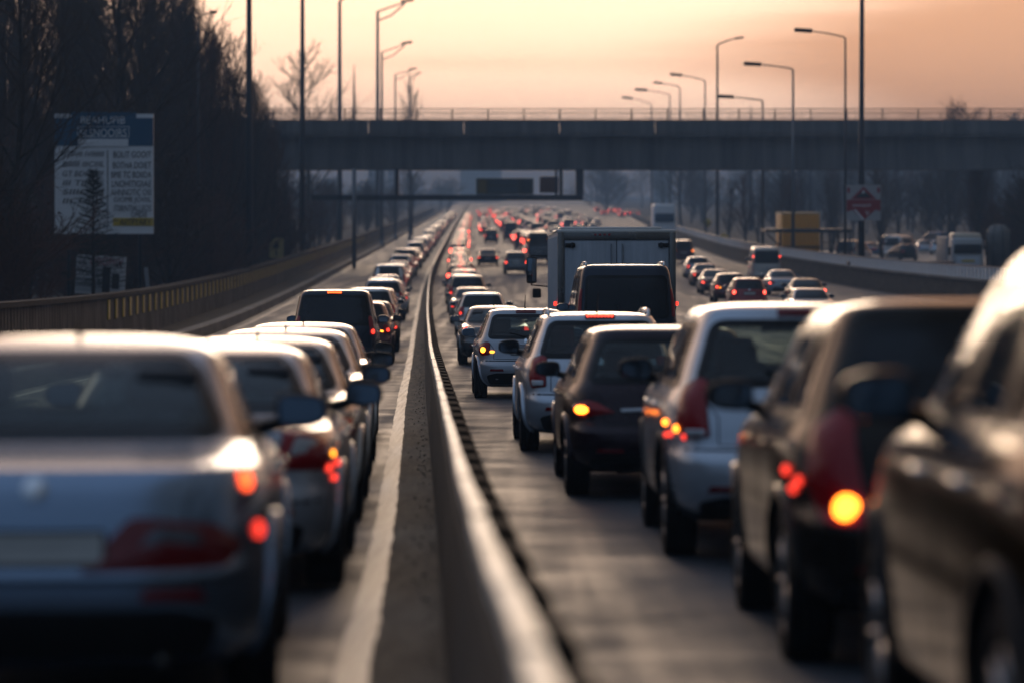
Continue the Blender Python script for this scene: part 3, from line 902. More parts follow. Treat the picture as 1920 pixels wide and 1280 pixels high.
# left: low kerb wall, then the tall concrete wall with yellow stripes
kerb = MB()
sweep(kerb, [(-.22, -.05), (.24, -.05), (.20, .34), (.17, .37), (-.19, .37), (-.22, .34)], lambda d: xbar(d)-7.75, -10, 1100, 5)
tag(kerb.build('kerb_wall', CONC), 'low pale concrete kerb wall beside the empty lane, in front of the tall striped wall', 'kerb')
def ribbed():
    m, nt, b = nmat('ribbed_concrete')
    tc = nt.nodes.new('ShaderNodeTexCoord')
    wv = nt.nodes.new('ShaderNodeTexWave'); wv.bands_direction = 'Y'; wv.inputs['Scale'].default_value = .55; wv.inputs['Distortion'].default_value = .3
    no = nt.nodes.new('ShaderNodeTexNoise'); no.inputs['Scale'].default_value = .8; no.inputs['Detail'].default_value = 7
    nt.links.new(tc.outputs['Object'], wv.inputs[0]); nt.links.new(tc.outputs['Object'], no.inputs[0])
    r = nt.nodes.new('ShaderNodeValToRGB'); r.color_ramp.elements[0].position = .35; r.color_ramp.elements[1].position = .7
    r.color_ramp.elements[0].color = (.055, .05, .045, 1); r.color_ramp.elements[1].color = (.16, .15, .135, 1)
    nt.links.new(no.outputs[0], r.inputs[0]); nt.links.new(r.outputs[0], b.inputs['Base Color'])
    bp = nt.nodes.new('ShaderNodeBump'); bp.inputs['Strength'].default_value = .9; bp.inputs['Distance'].default_value = .06
    nt.links.new(wv.outputs[0], bp.inputs['Height']); nt.links.new(bp.outputs[0], b.inputs['Normal'])
    b.inputs['Roughness'].default_value = .85
    return m
RIB = ribbed()
xl = lambda d: xbar(d)-10.3
lw = empty('concrete_wall', 'tall ribbed concrete wall with a row of yellow stripes below the bare trees', 'wall', (xl(95), 95, gz(95)))
m = MB(); sweep(m, [(-.2, -.1), (.22, -.1), (.20, 1.40), (-.2, 1.40)], xl, 10, 1000, 6); under(m.build('wall_face', RIB), lw)
m = MB(); sweep(m, [(-.26, 1.40), (.30, 1.40), (.30, 1.53), (-.26, 1.53)], xl, 10, 1000, 6); under(m.build('coping', DCONC), lw)
d = 94.0
for k in range(96):
    w = .62
    m = MB(); sweep(m, [(.215, .72), (.245, .72), (.245, 1.34), (.215, 1.34)], xl, d, d+w, w)
    under(m.build('yellow_stripe', YELLOW), lw)
    d += 2.3+k*.012
# right parapet with white balusters
rw_ = empty('parapet_wall', 'dark concrete parapet with a railing of white bars along the far road edge', 'wall', (xwall(150), 150, gz(150)))
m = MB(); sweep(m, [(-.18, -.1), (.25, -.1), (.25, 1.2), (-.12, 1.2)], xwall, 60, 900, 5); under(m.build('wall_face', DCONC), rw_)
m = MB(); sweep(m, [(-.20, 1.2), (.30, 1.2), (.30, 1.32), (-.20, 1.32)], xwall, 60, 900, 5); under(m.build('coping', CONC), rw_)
m = MB()
d = 70.0
while d < 480:
    x = xwall(d)+.05; z = gz(d)
    m.box((x, d, z+1.62), (.10, .42, .62)); d += .95+max(0, d-200)*.004
under(m.build('railing_bar', WHITEP), rw_)['kind'] = 'stuff'
m = MB(); sweep(m, [(.0, 1.90), (.10, 1.90), (.10, 1.97), (.0, 1.97)], xwall, 60, 600, 5); under(m.build('handrail', STEEL), rw_)

# ------------------------------------------------------------------ bridge
DB = 250.0
def bx(mb, x0, x1, y0, y1, z0, z1, mi=0): mb.box(((x0+x1)/2, (y0+y1)/2, (z0+z1)/2), (x1-x0, y1-y0, z1-z0), 0, None, mi)
zt, zf, zb_ = pz(225, DB), pz(256, DB), pz(318, DB)
XL, XR = -44.0, 86.0
bridge = empty('road_bridge', 'wide grey concrete road bridge spanning the whole motorway above the queues', 'bridge', (0, DB, gz(DB)))
m = MB(); bx(m, XL, XR, DB+.9, DB+11.1, zb_, zf-.003); under(m.build('girder', BCONC), bridge)
m = MB(); bx(m, XL, XR, DB+.0, DB+12, zf, zf+.28); under(m.build('deck', BCONC), bridge)
m = MB()
for y in (DB-.12,):
    x = XL
    while x < XR:
        bx(m, x, x+7.96, y, y+.24, zf+.283, zt-.10); x += 8
under(m.build('parapet', BCONC), bridge)
m = MB()
for y in (DB-.16, DB+11.84): bx(m, XL, XR, y, y+.32, zt-.097, zt)
under(m.build('parapet_coping', CONC), bridge)
zr = pz(204, DB)
m = MB()
for y in (DB, DB+12):
    bx(m, XL, XR, y-.03, y+.03, zr-.06, zr); bx(m, XL, XR, y-.02, y+.02, zt+.08, zt+.12)
    x = XL
    while x < XR: bx(m, x-.011, x+.011, y-.011, y+.011, zt+.12, zr-.06); x += .17
under(m.build('railing', DSTEEL), bridge)
x = XL
while x < XR:
    m = MB(); bx(m, x-.05, x+.05, DB-.05, DB+.05, zt-.02, zr+.02); under(m.build('railing_post', DSTEEL), bridge); x += 3.0
m = MB(); bx(m, XL, -23.5, DB+1.2, DB+10.8, gz(DB)-1, zb_-.003); under(m.build('abutment', BCONC), bridge)
m = MB(); bx(m, 62, 70, DB+1.2, DB+10.8, gz(DB)-1, zb_-.003); under(m.build('abutment', BCONC), bridge)
# gantry hung beneath
gan = empty('sign_gantry', 'dark steel gantry beam hanging beneath the bridge and carrying the overhead signs', 'gantry', (0, DB-.8, pz(372, DB)))
GY = DB-.3
m = MB(); bx(m, px(585, GY), px(1093, GY), GY-.25, GY+.25, pz(376, GY), pz(366, GY)); under(m.build('beam', DSTEEL), gan)
for x0, x1 in ((1080, 1094), (1041, 1045), (1049, 1055), (741, 747)):
    m = MB(); bx(m, px(x0, GY), px(x1, GY), GY-.2, GY+1.6, pz(366, GY)+.003, pz(317, GY)); under(m.build('hanger', DSTEEL), gan)
s1 = empty('overhead_sign', 'wide overhead sign with an olive end panel and dark message display, on the gantry beam', 'road sign', (px(946, GY), GY, pz(366, GY)))
m = MB(); bx(m, px(893, GY), px(1000, GY), GY-.14, GY+.14, pz(365.5, GY), pz(335, GY)); under(m.build('sign_case', pm('sign_case', (.06, .06, .045), .5)), s1)
m = MB(); bx(m, px(896, GY), px(912, GY), GY-.19, GY-.142, pz(362, GY), pz(338, GY)); under(m.build('olive_panel', pm('olive_panel', (.16, .11, .02), .5)), s1)
m = MB(); bx(m, px(917, GY), px(971, GY), GY-.19, GY-.142, pz(362, GY), pz(350, GY)); bx(m, px(917, GY), px(971, GY), GY-.19, GY-.142, pz(347, GY), pz(338, GY)); under(m.build('display_panel', pm('display_grey', (.05, .07, .085), .4)), s1)
m = MB(); bx(m, px(976, GY), px(995, GY), GY-.19, GY-.142, pz(362, GY), pz(339, GY)); under(m.build('square_panel', pm('display_dark', (.02, .03, .04), .4)), s1)
m = MB(); bx(m, px(1012, GY), px(1047, GY), GY-.14, GY+.14, pz(362, GY), pz(332, GY)); 
s2 = m.build('overhead_sign', pm('brown_panel', (.11, .045, .025), .5)); tag(s2, 'small plain brown overhead sign beside the wide one, on the gantry beam', 'road sign')

# ------------------------------------------------------------------ lamp posts
def solve_d(x, f, lo, hi):
    best = min((abs(f(d)-px(x, d)), d) for d in [lo+(hi-lo)*i/400 for i in range(401)])
    return best[1]
def lamp(xp, ytop, d, xa, ya, wpx, label, mat=DSTEEL, double=False, group=None, base_x=None):
    X = px(xp, d); z0 = gz(d)-.1; z1 = pz(ytop, d); r = max(.05, wpx*d/F/2)
    root = empty('street_lamp', label, 'street lamp', (X, d, z0), group=group)
    m = MB(); h = z1-z0
    m.tube([(0, 0, 0), (0, 0, h*.5), (0, 0, h)], [r*1.25, r, r*.7], 12)
    m.tube([(0, 0, 0), (0, 0, .9)], [r*1.9, r*1.7], 12)
    m.build('pole', mat, root)
    if xa is not None:
        ax = px(xa, d)-X; az = pz(ya, d)-z0
        m = MB()
        if double:
            m.tube([(0, 0, h), (ax*.8, 0, az-.05*abs(ax))], r*.45, 6); m.tube([(0, 0, h-.28*abs(ax)), (ax*.4, 0, h-.28*abs(ax)+(az-h)*.5), (ax*.82, 0, az-.08*abs(ax))], r*.45, 6)
        else:
            m.tube([(0, 0, h-.02), (ax*.06, 0, h+(az-h)*.22), (ax*.4, 0, h+(az-h)*.66), (ax*.8, 0, az)], [r*.62, r*.55, r*.5, r*.45], 8)
        m.build('arm', mat, root)
        m = MB(); L = abs(ax)*.38; s = 1 if ax > 0 else -1
        tilt = math.atan2(az-h, abs(ax))*.45
        m.box((ax-s*L*.3, 0, az+.02), (L, .42, max(.16, L*.22)), min(.06, L*.08), Matrix.Rotation(-s*tilt, 3, 'Y'))
        m.build('lamp_head', BLACK, root)
    return root
wl = lambda d: xbar(d)-11.0
GL = 'street lamps behind the left wall'; GR = 'street lamps beyond the right parapet'
for xp, yt, xa, ya, w, lab, dbl in (
    (467, -70, 505, -95, 13, 'thickest street lamp pole, with an orange band near its foot, rising out of the picture', False),
    (567, -40, 600, -60, 10, 'slim street lamp pole before the lone hazy tree, its top out of the picture', False),
    (637, 4, 662, -8, 8.5, 'street lamp pole whose short arm just shows at the upper edge of the picture', False),
    (708, 22, 771, 2, 7.5, 'tallest street lamp with a forked arm and its head above the bridge', True),
    (716, 98, 769, 81, 5, 'street lamp with a forked arm just lower than the tallest one', True),
    (741, 140, 778, 130, 4, 'small hazy street lamp behind the bridge, higher one of the close pair', True),
    (768, 142, 789, 137, 4, 'small hazy street lamp behind the bridge, lower one of the close pair', True)):
    d = solve_d(xp, wl, 90, 900)
    if xp > 735: d = 420
    if xp == 716: d = 360
    lp = lamp(xp, yt, d, xa, ya, w, lab, DSTEEL if xp < 600 else STEEL, dbl, GL)
    if xp == 467:
        m = MB(); m.lathe([(0, .21), (.02, .235), (.40, .235), (.42, .21)], 14, 'z', (0, 0, 2.2)); m.build('orange_band', pm('orange_band', (.5, .14, .02), .5), lp)
d = solve_d(375, wl, 90, 400)
lamp(372, 33, 170, 404, 24, 5, 'slender street lamp half hidden among the bare trees', DSTEEL, False, GL)
d = 265
m = MB(); m.tube([(0, 0, 0), (0, 0, pz(316, 246)-gz(246))], .17, 12); 
tag(m.build('support_post', STEEL, None, (px(664, 246), 246, gz(246))), 'pale grey steel post standing under the bridge beside the wall', 'post')
wr2 = lambda d: xwall(d)+1.0
for xp, yt, xa, ya, w, dd, lab in (
    (1345, 86, 1391, 72, 5.5, 320, 'street lamp whose curved arm points away from the road, tallest behind the box truck'),
    (1585, 72, 1496, 58, 5.0, 0, 'street lamp nearest the red diamond sign mast, with the highest head on a long arm'),
    (1487, 131, 1401, 121, 5.5, 0, 'street lamp with a long level arm, second below the highest'),
    (1430, 190, 1352, 182, 5.0, 0, 'street lamp with a long arm whose head sits just above the bridge railing'),
    (1322, 153, 1261, 141, 4.0, 360, 'street lamp beyond the bridge, largest of the receding four'),
    (1275, 165, 1228, 156, 3.6, 440, 'street lamp beyond the bridge, second of the receding four'),
    (1256, 179, 1195, 169, 3.2, 510, 'street lamp beyond the bridge, third of the receding four'),
    (1222, 198, 1170, 184, 3.0, 600, 'street lamp beyond the bridge, smallest and haziest of the receding four')):
    d = dd or solve_d(xp, wr2, 150, 700)
    lamp(xp, yt, d, xa, ya, w, lab, DSTEEL if xp in (1345, 1585) else STEEL, False, GR)
for xp, yt in ((664, 122), (1408, 200), (1520, 203)):
    d = 520; m = MB(); h = pz(yt, d)-gz(d)
    m.tube([(0, 0, 0), (0, 0, h*.8), (0, 0, h)], [.35, .22, .06], 8)
    tag(m.build('mast', DSTEEL, None, (px(xp, d), d, gz(d))), {664: 'thin hazy mast above the bridge between two lamp poles', 1408: 'short dark mast tip above the bridge railing beside the lowest long armed lamp', 1520: 'short dark mast tip above the railing, nearer the red sign'}[xp], 'mast')

# ------------------------------------------------------------------ lettering
def text(s, w, h, mat, parent, c, name='lettering', shear=0.0):
    cu = bpy.data.curves.new('t', 'FONT'); cu.body = s; cu.size = 1; cu.shear = shear; cu.resolution_u = 3
    o = bpy.data.objects.new('t', cu); C.objects.link(o)
    dg = bpy.context.evaluated_depsgraph_get(); dg.update()
    me = bpy.data.meshes.new_from_object(o.evaluated_get(dg)); bpy.data.objects.remove(o)
    xs = [v.co.x for v in me.vertices]; ys = [v.co.y for v in me.vertices]
    x0, x1, y0, y1 = min(xs), max(xs), min(ys), max(ys)
    for v in me.vertices:
        X = ((v.co.x-x0)/(x1-x0)-.5)*w; Y = ((v.co.y-y0)/(y1-y0)-.5)*h
        v.co = (c[0]+X, c[1], c[2]+Y)
    me.materials.clear(); me.materials.append(mat); me.name = name
    ob = bpy.data.objects.new(name, me); C.objects.link(ob); ob.parent = parent
    return ob
# billboard
D = 130.0
bbx, bbz = px(195, D), gz(D)
bb = empty('billboard', 'large blue and white notice board with two columns of lettering, standing among the bare trees', 'billboard', (bbx, D, bbz))
def lx(x): return px(x, D)-bbx
def lz(y): return pz(y, D)-bbz
m = MB(); bx(m, lx(103), lx(288), -.06, .06, lz(439), lz(214)); m.build('board', WHITEP, bb)
m = MB(); bx(m, lx(103), lx(288), -.085, -.062, lz(274), lz(222)); bx(m, lx(134), lx(256), -.085, -.062, lz(221.9), lz(211)); m.build('blue_header', BLUEP, bb)
m = MB(); bx(m, lx(147), lx(241), -.105, -.087, lz(275), lz(261)); m.build('pale_strip', WHITEP, bb)
m = MB()
for z0, z1 in ((258, 257), (238.5, 237.5)): bx(m, lx(146), lx(243), -.1, -.087, lz(z0), lz(z1))
for x0, x1 in ((146, 147), (242, 243)): bx(m, lx(x0), lx(x1), -.1, -.087, lz(257), lz(238.5))
m.build('header_border', WHITEP, bb)
m = MB(); bx(m, lx(201.5), lx(203), -.075, -.062, lz(430), lz(282)); m.build('column_rule', DARKP, bb)
m = MB(); bx(m, lx(212), lx(288), -.085, -.062, lz(424), lz(409)); m.build('yellow_band', YELP, bb)
def bt(s, x0, x1, y0, y1, mat, sh=0): text(s, lx(x1)-lx(x0), lz(y0)-lz(y1), mat, bb, ((lx(x0)+lx(x1))/2, -.112, (lz(y0)+lz(y1))/2), 'lettering', sh)
bt('BEAHUFIB', 152, 235, 219, 233, WHITEP); bt('BLSNOOIRS', 151, 238, 242, 257, WHITEP)
for s, y in (('STIIVII IVIIIIIII', 289), ('BIIIIII IIICIIIL', 308), ('GT BDIIICYF', 326), ('III TIIIIIC', 343), ('SIIIOIIII', 360), ('IICLIIIIS', 377)):
    bt(s, 118, 196, y-5, y+5, DARKP, .2)
for s, y, x0 in (('BOLIT GOOIT', 290, 213), ('BOTHA DOIET', 310, 212), ('BPIE TC BOIIDA', 328, 209), ('LNOHITIGIIAE', 345, 210), ('AHNNOTIC OIII', 361, 208), ('GIOME JOVIIL', 376, 214), ('ITIIRNTIALLEOS', 391, 214), ('OMDIS', 404, 246), ('AIITPYARY', 417, 225)):
    bt(s, x0, 284 if s != 'OMDIS' else 276, y-6, y+6 if s != 'OMDIS' else y+4, DARKP, .08)
for x in (128, 262):
    m = MB(); m.tube([(lx(x), .16, -.2), (lx(x), .16, lz(220))], .09, 8); m.build('leg', DSTEEL, bb)
# small sign
D = 124.0; bbx, bbz = px(185, D), gz(D)
ss = empty('notice_sign', 'small white notice board with black words and a red scrawl, leaning below the billboard', 'notice', (bbx, D, bbz), (0, R(3), 0))
m = MB(); bx(m, lx(138), lx(231), -.04, .04, lz(552), lz(480)); m.build('board', pm('notice_white', (.62, .61, .62), .6), ss)
m = MB(); bx(m, lx(188), lx(203), -.075, -.042, lz(548), lz(500)); bx(m, lx(206), lx(220), -.065, -.042, lz(541), lz(512)); m.build('dark_panel', DARKP, ss)
m = MB(); bx(m, lx(139), lx(186), -.052, -.042, lz(549), lz(523)); m.build('grey_panel', pm('grey_panel', (.34, .34, .35), .6), ss)
def bt2(s, x0, x1, y0, y1, mat, sh=0, yy=-.08): text(s, lx(x1)-lx(x0), lz(y0)-lz(y1), mat, ss, ((lx(x0)+lx(x1))/2, yy, (lz(y0)+lz(y1))/2), 'lettering', sh)
bt2('GE', 143, 157, 484, 497, DARKP); bt2('OBGPIIV', 163, 226, 483, 498, REDP, .1); bt2('W', 212, 227, 488, 503, DARKP, .1); bt2('WCOID', 142, 186, 504, 517, DARKP); bt2('HITUS', 156, 186, 526, 537, DARKP, .1, -.06)
for x in (150, 222):
    m = MB(); m.tube([(lx(x), .07, -.2), (lx(x), .07, lz(490))], .05, 8); m.build('leg', DSTEEL, ss)
D = 122.0; m = MB(); m.box((0, 0, .95), (.17, .05, 2.3), .01, Matrix.Rotation(R(-6), 3, 'Y'))
tag(m.build('marker_post', pm('post_grey', (.22, .23, .25), .6), None, (px(279, D), D, gz(D)+.1)), 'pale leaning marker post behind the striped wall, beside the small notice', 'post')
# yellow panel sign on the left
D = 206.0
ys = empty('yellow_sign', 'small yellow road sign with a dark arrow behind the striped wall', 'road sign', (px(518, D), D, gz(D)))
h = pz(484, D)-gz(D)
m = MB(); panel_pts = round_poly([(-.48, h), (.50, h), (.50, h+1.35), (-.1, h+1.38), (-.48, h+.95)], .12, 3, 1)
n = len(panel_pts)
m.add([(p.x, -.03, p.y) for p in panel_pts]+[(p.x, .03, p.y) for p in panel_pts], [tuple(range(n)), tuple(range(2*n-1, n-1, -1))]+[(k, (k+1) % n, n+(k+1) % n, n+k) for k in range(n)], 0, False)
m.build('sign_panel', pm('faded_yellow', (.42, .33, .12), .6, var=.4, scale=4), ys)
m = MB(); bx(m, -.05, .05, -.06, -.032, h+.15, h+.95); m.add([(-.26, -.05, h+.7), (.26, -.05, h+.7), (0, -.05, h+1.2)], [(0, 1, 2)]); m.build('arrow', DARKP, ys)
m = MB(); m.tube([(0, .08, 0), (0, .08, h+1.2)], .05, 8); m.build('post', DSTEEL, ys)
# tall mast with red diamond sign
D = 190.0; mx_ = px(1615, D)
ms = empty('sign_mast', 'tall dark mast carrying a square red and white diamond sign beyond the parapet', 'sign mast', (mx_, D, gz(D)))
m = MB(); m.tube([(0, 0, -.1), (0, 0, 8), (.05, 0, 20)], [.24, .18, .14], 14); m.tube([(0, 0, -.1), (0, 0, 1.6)], [.42, .40], 10); m.build('mast', DSTEEL, ms)
bbx, bbz = mx_, gz(D)
m = MB(); bx(m, lx(1586), lx(1650), -.33, -.25, lz(414), lz(347)); sb = m.build('sign_board', pm('sign_white', (.42, .40, .40), .5), ms)
def tri(pts, mat, y, nm='emblem'):
    m = MB(); q = [(lx(a), y, lz(b)) for a, b in pts]; q2 = [(a, y+.012, c) for a, b, c in q]; n = len(q)
    m.add(q+q2, [tuple(range(n))]+[(k, (k+1) % n, n+(k+1) % n, n+k) for k in range(n)], 0, False); m.build(nm, mat, sb)
tri([(1618, 350), (1642, 374), (1594, 374)], REDP, -.345, 'red_peak'); tri([(1586.5, 375), (1649.5, 375), (1649.5, 396), (1640, 394), (1618, 414), (1597, 394), (1586.5, 398)], REDP, -.345, 'red_band')
tri([(1618, 357), (1633, 371), (1603, 371)], DARKP, -.36, 'dark_peak'); tri([(1615, 365), (1617, 356), (1622, 363), (1619, 361)], WHITEP, -.372, 'white_mark')
tri([(1600, 394), (1603, 393), (1619, 411), (1617, 413)], WHITEP, -.36, 'white_stroke')
for x in (1590, 1646): 
    m = MB(); q = [(lx(x)+.1*math.cos(a*.5236), -.345, lz(357)+.2*math.sin(a*.5236)) for a in range(12)]; m.add(q+[(a, -.333, c) for a, b, c in q], [tuple(range(12))]+[(k, (k+1) % 12, 12+(k+1) % 12, 12+k) for k in range(12)], 0, False); m.build('corner_dot', REDP, sb)
text('onmanir', lx(1636)-lx(1600), .19, WHITEP, sb, (0, -.36, lz(385)), 'lettering'); text('V', .27, .30, WHITEP, sb, (lx(1625), -.36, lz(400)), 'lettering')
bx_ = MB(); bx(bx_, -1.0, .9, -.5, .6, -.1, 1.5)
b_ = MB(); b_.box((0, 0, .75), (1.8, .9, 1.6), .05); b_.box((-.5, -.47, .8), (.75, .06, 1.3), .02); b_.box((.4, -.47, .8), (.75, .06, 1.3), .02)
tag(b_.build('switch_cabinet', DSTEEL, None, (mx_+.2, D+1.6, gz(D))), 'dark switch cabinet at the foot of the tall sign mast', 'cabinet')
for xp, yp, dd, rad, lab in ((1326, 418, 365, .5, 'round yellow sign on a short post beyond the parapet, behind the white lorry'), (1358, 446, 320, .45, 'small yellow sign on a short post close to the parapet, below the round one')):
    root = empty('yellow_sign', lab, 'road sign', (px(xp, dd), dd, gz(dd))); h = pz(yp, dd)-gz(dd)
    m = MB(); m.lathe([(-.03, .001), (-.03, rad), (.03, rad), (.03, .001)], 20, 'x'); 
    m.v = [(p[1], p[0], p[2]+h) for p in m.v]; m.build('sign_disc', YELP, root)
    m = MB(); m.tube([(0, .07, 0), (0, .07, h)], .045, 8); m.build('post', DSTEEL, root)

# ------------------------------------------------------------------ yard beyond the parapet
D = 242.0; bbx, bbz = px(1502, D), gz(D)
cn = empty('freight_container', 'tall orange yellow freight container standing under the yard canopy', 'container', (bbx, D, bbz))
m = MB(); w = lx(1537)-lx(1467); h = lz(402)
m.box((0, 3, h/2), (w, 6, h), .05)
for k in range(9): m.box((-w/2+w*(k+.5)/9, -.03, h/2), (w/18, .08, h*.94), .01)
m.build('container_body', pm('container_orange', (.88, .36, .02), .5, var=.2, scale=1.2), cn)
m = MB(); 
for z in (.40, .70): bx(m, -w/2-.02, w/2+.02, -.12, -.072, h*z-.06, h*z+.10)
m.build('locking_bar', pm('brown_bar', (.13, .07, .02), .6), cn)
m = MB(); bx(m, -w/2-.03, w/2+.03, -.03, 6.03, h+.003, h+.12); m.build('container_roof', pm('container_lid', (.62, .42, .22), .5), cn)
D = 234.0; bbx, bbz = px(1515, D), gz(D)
cp = empty('yard_canopy', 'open steel canopy with thin posts in front of the orange container', 'canopy', (bbx, D, bbz))
m = MB(); bx(m, lx(1434), lx(1597), -.6, 4, lz(436), lz(430)); m.build('canopy_roof', DSTEEL, cp)
for x in (1463, 1541, 1556, 1572, 1593):
    m = MB(); m.tube([(lx(x), 0, -.1), (lx(x), 0, lz(436)-.003)], .09, 8); m.build('post', DSTEEL, cp)
m = MB(); m.tube([(lx(1437), 0, lz(438)), (lx(1463), 0, lz(462))], .06, 6); m.build('brace', DSTEEL, cp)
m = MB()
for y in (456, 470): bx(m, lx(1541), lx(1593), -.03, .03, lz(y), lz(y-1.5))
m.build('cross_rail', DSTEEL, cp)
D = 200.0; bbx, bbz = px(1815, D), gz(D)
lr = empty('parked_lorry', 'parked white lorry seen from the front in the yard, beside the rounded tank', 'lorry', (bbx, D, bbz))
m = MB(); m.box((0, 1.1, 1.75), (2.15, 2.2, 2.5), .18, taper=.94); m.build('cab', pm('lorry_white', (.46, .47, .48), .4, metal=.1), lr)
m = MB(); m.box((0, 1.3, 3.15), (2.0, 1.9, .34), .12, taper=.9); m.build('cab_roof', pm('roof_cream', (.62, .52, .40), .35), lr)
m = MB(); m.box((0, -.02, 2.25), (1.85, .06, .62), .02); m.build('windscreen', DARKGLASS, lr)
m = MB(); m.box((0, -.045, 1.25), (1.55, .05, .95), .02); m.build('grille', pm('grille_white', (.5, .54, .6), .5), lr)
m = MB(); m.box((0, -.075, 1.45), (.85, .02, .16), .005); m.build('yellow_plate', YELP, lr)
for s in (-1, 1):
    m = MB(); m.box((s*.85, -.04, .68), (.28, .06, .2), .02); m.build('headlight', CLEARLENS, lr)
    m = MB(); m.box((s*1.22, .1, 2.1), (.16, .14, .55), .03); m.tube([(s*1.0, .2, 2.35), (s*1.2, .1, 2.35)], .02, 6); m.build('door_mirror', BLACK, lr)
m = MB(); m.box((0, .05, .62), (2.1, .3, .42), .05); m.build('bumper', BLACK, lr)
m = MB(); m.box((0, 4.8, 1.9), (2.2, 4.8, 2.2), .05); m.build('cargo_box', pm('lorry_grey', (.25, .26, .27), .5), lr)
tm, rm = wheel_meshes(.45, .26)
for s in (-1, 1):
    for y in (.9, 5.5): w_ = link('wheel', tm, lr, (s*.92, y, .45)); link('rim', rm, w_)
D = 207.0; bbx, bbz = px(1872, D), gz(D)
tk = empty('storage_tank', 'upright ribbed storage tank with a rounded top in the dark yard', 'tank', (bbx, D, bbz))
h = lz(421); r_ = .85
m = MB(); m.lathe([(.9, .001), (.9, r_), (h-.75, r_), (h-.45, r_*.96), (h-.2, r_*.78), (h-.05, r_*.45), (h, .001)], 28, 'z'); m.build('tank_shell', pm('tank_grey', (.17, .16, .15), .5, metal=.3), tk)
for k in range(8):
    a = 2*math.pi*k/8+.2; m = MB()
    m.tube([((r_+.03)*math.cos(a), (r_+.03)*math.sin(a), .9), ((r_+.03)*math.cos(a), (r_+.03)*math.sin(a), h-.7), (r_*.8*math.cos(a), r_*.8*math.sin(a), h-.16), (.3*math.cos(a), .3*math.sin(a), h+.03)], .035, 6); m.build('band', DSTEEL, tk)
for a in (.6, 2.2, 3.8, 5.4): m = MB(); m.tube([(r_*.85*math.cos(a), r_*.85*math.sin(a), -.1), (r_*.85*math.cos(a), r_*.85*math.sin(a), 1.0)], .06, 6); m.build('leg', DSTEEL, tk)
D = 186.0
b_ = MB(); b_.box((0, 0, .8), (1.5, 1.0, 1.6), .04); b_.box((0, -.52, .85), (1.3, .06, 1.2), .02); b_.box((0, 0, 1.63), (1.6, 1.1, .07), .02)
tag(b_.build('equipment_box', pm('box_blue', (.025, .035, .05), .5), None, (px(1765, D), D, gz(D))), 'dark blue equipment box just behind the parapet, in front of the parked lorry', 'equipment box')
# far buildings
for x0, x1, yt, dd, lab, colr in ((690, 722, 300, 1150, 'pale hazy apartment block seen under the bridge, between two lamp poles', (.42, .42, .44)),
        (727, 743, 318, 1250, 'narrower pale hazy block beside the apartment block under the bridge', (.40, .40, .42)),
        (862, 940, 312, 2100, 'long distant hazy block across the road axis, behind the overhead sign', (.36, .36, .38)),
        (1225, 1262, 300, 1500, 'distant hazy tower block behind the white box truck', (.32, .33, .35)),
        (1835, 1868, 325, 900, 'hazy pale block among the trees above the parked lorry', (.34, .34, .36))):
    bbx, bbz = px((x0+x1)/2, dd), gz(dd); D = dd
    bd = empty('apartment_block', lab, 'building', (bbx, dd, bbz))
    w = lx(x1)-lx(x0); h = lz(yt); m = MB(); bx(m, -w/2, w/2, 0, 14, -1, h); m.build('wall', pm('block_'+str(x0), colr, .8, var=.06, scale=.2), bd)
    m = MB(); bx(m, -w/2-.4, w/2+.4, -.4, 14.4, h+.003, h+.6); m.build('roof', CONC, bd)
    fl = max(3, int(h/3.2)); nw = max(3, int(w/3.4))
    for i in range(min(nw, 9)):
        m = MB()
        for j in range(fl): bx(m, -w/2+w*(i+.22)/min(nw, 9), -w/2+w*(i+.78)/min(nw, 9), -.06, -.004, h*(j+.3)/fl, h*(j+.8)/fl)
        m.build('window_column', DARKGLASS, bd)

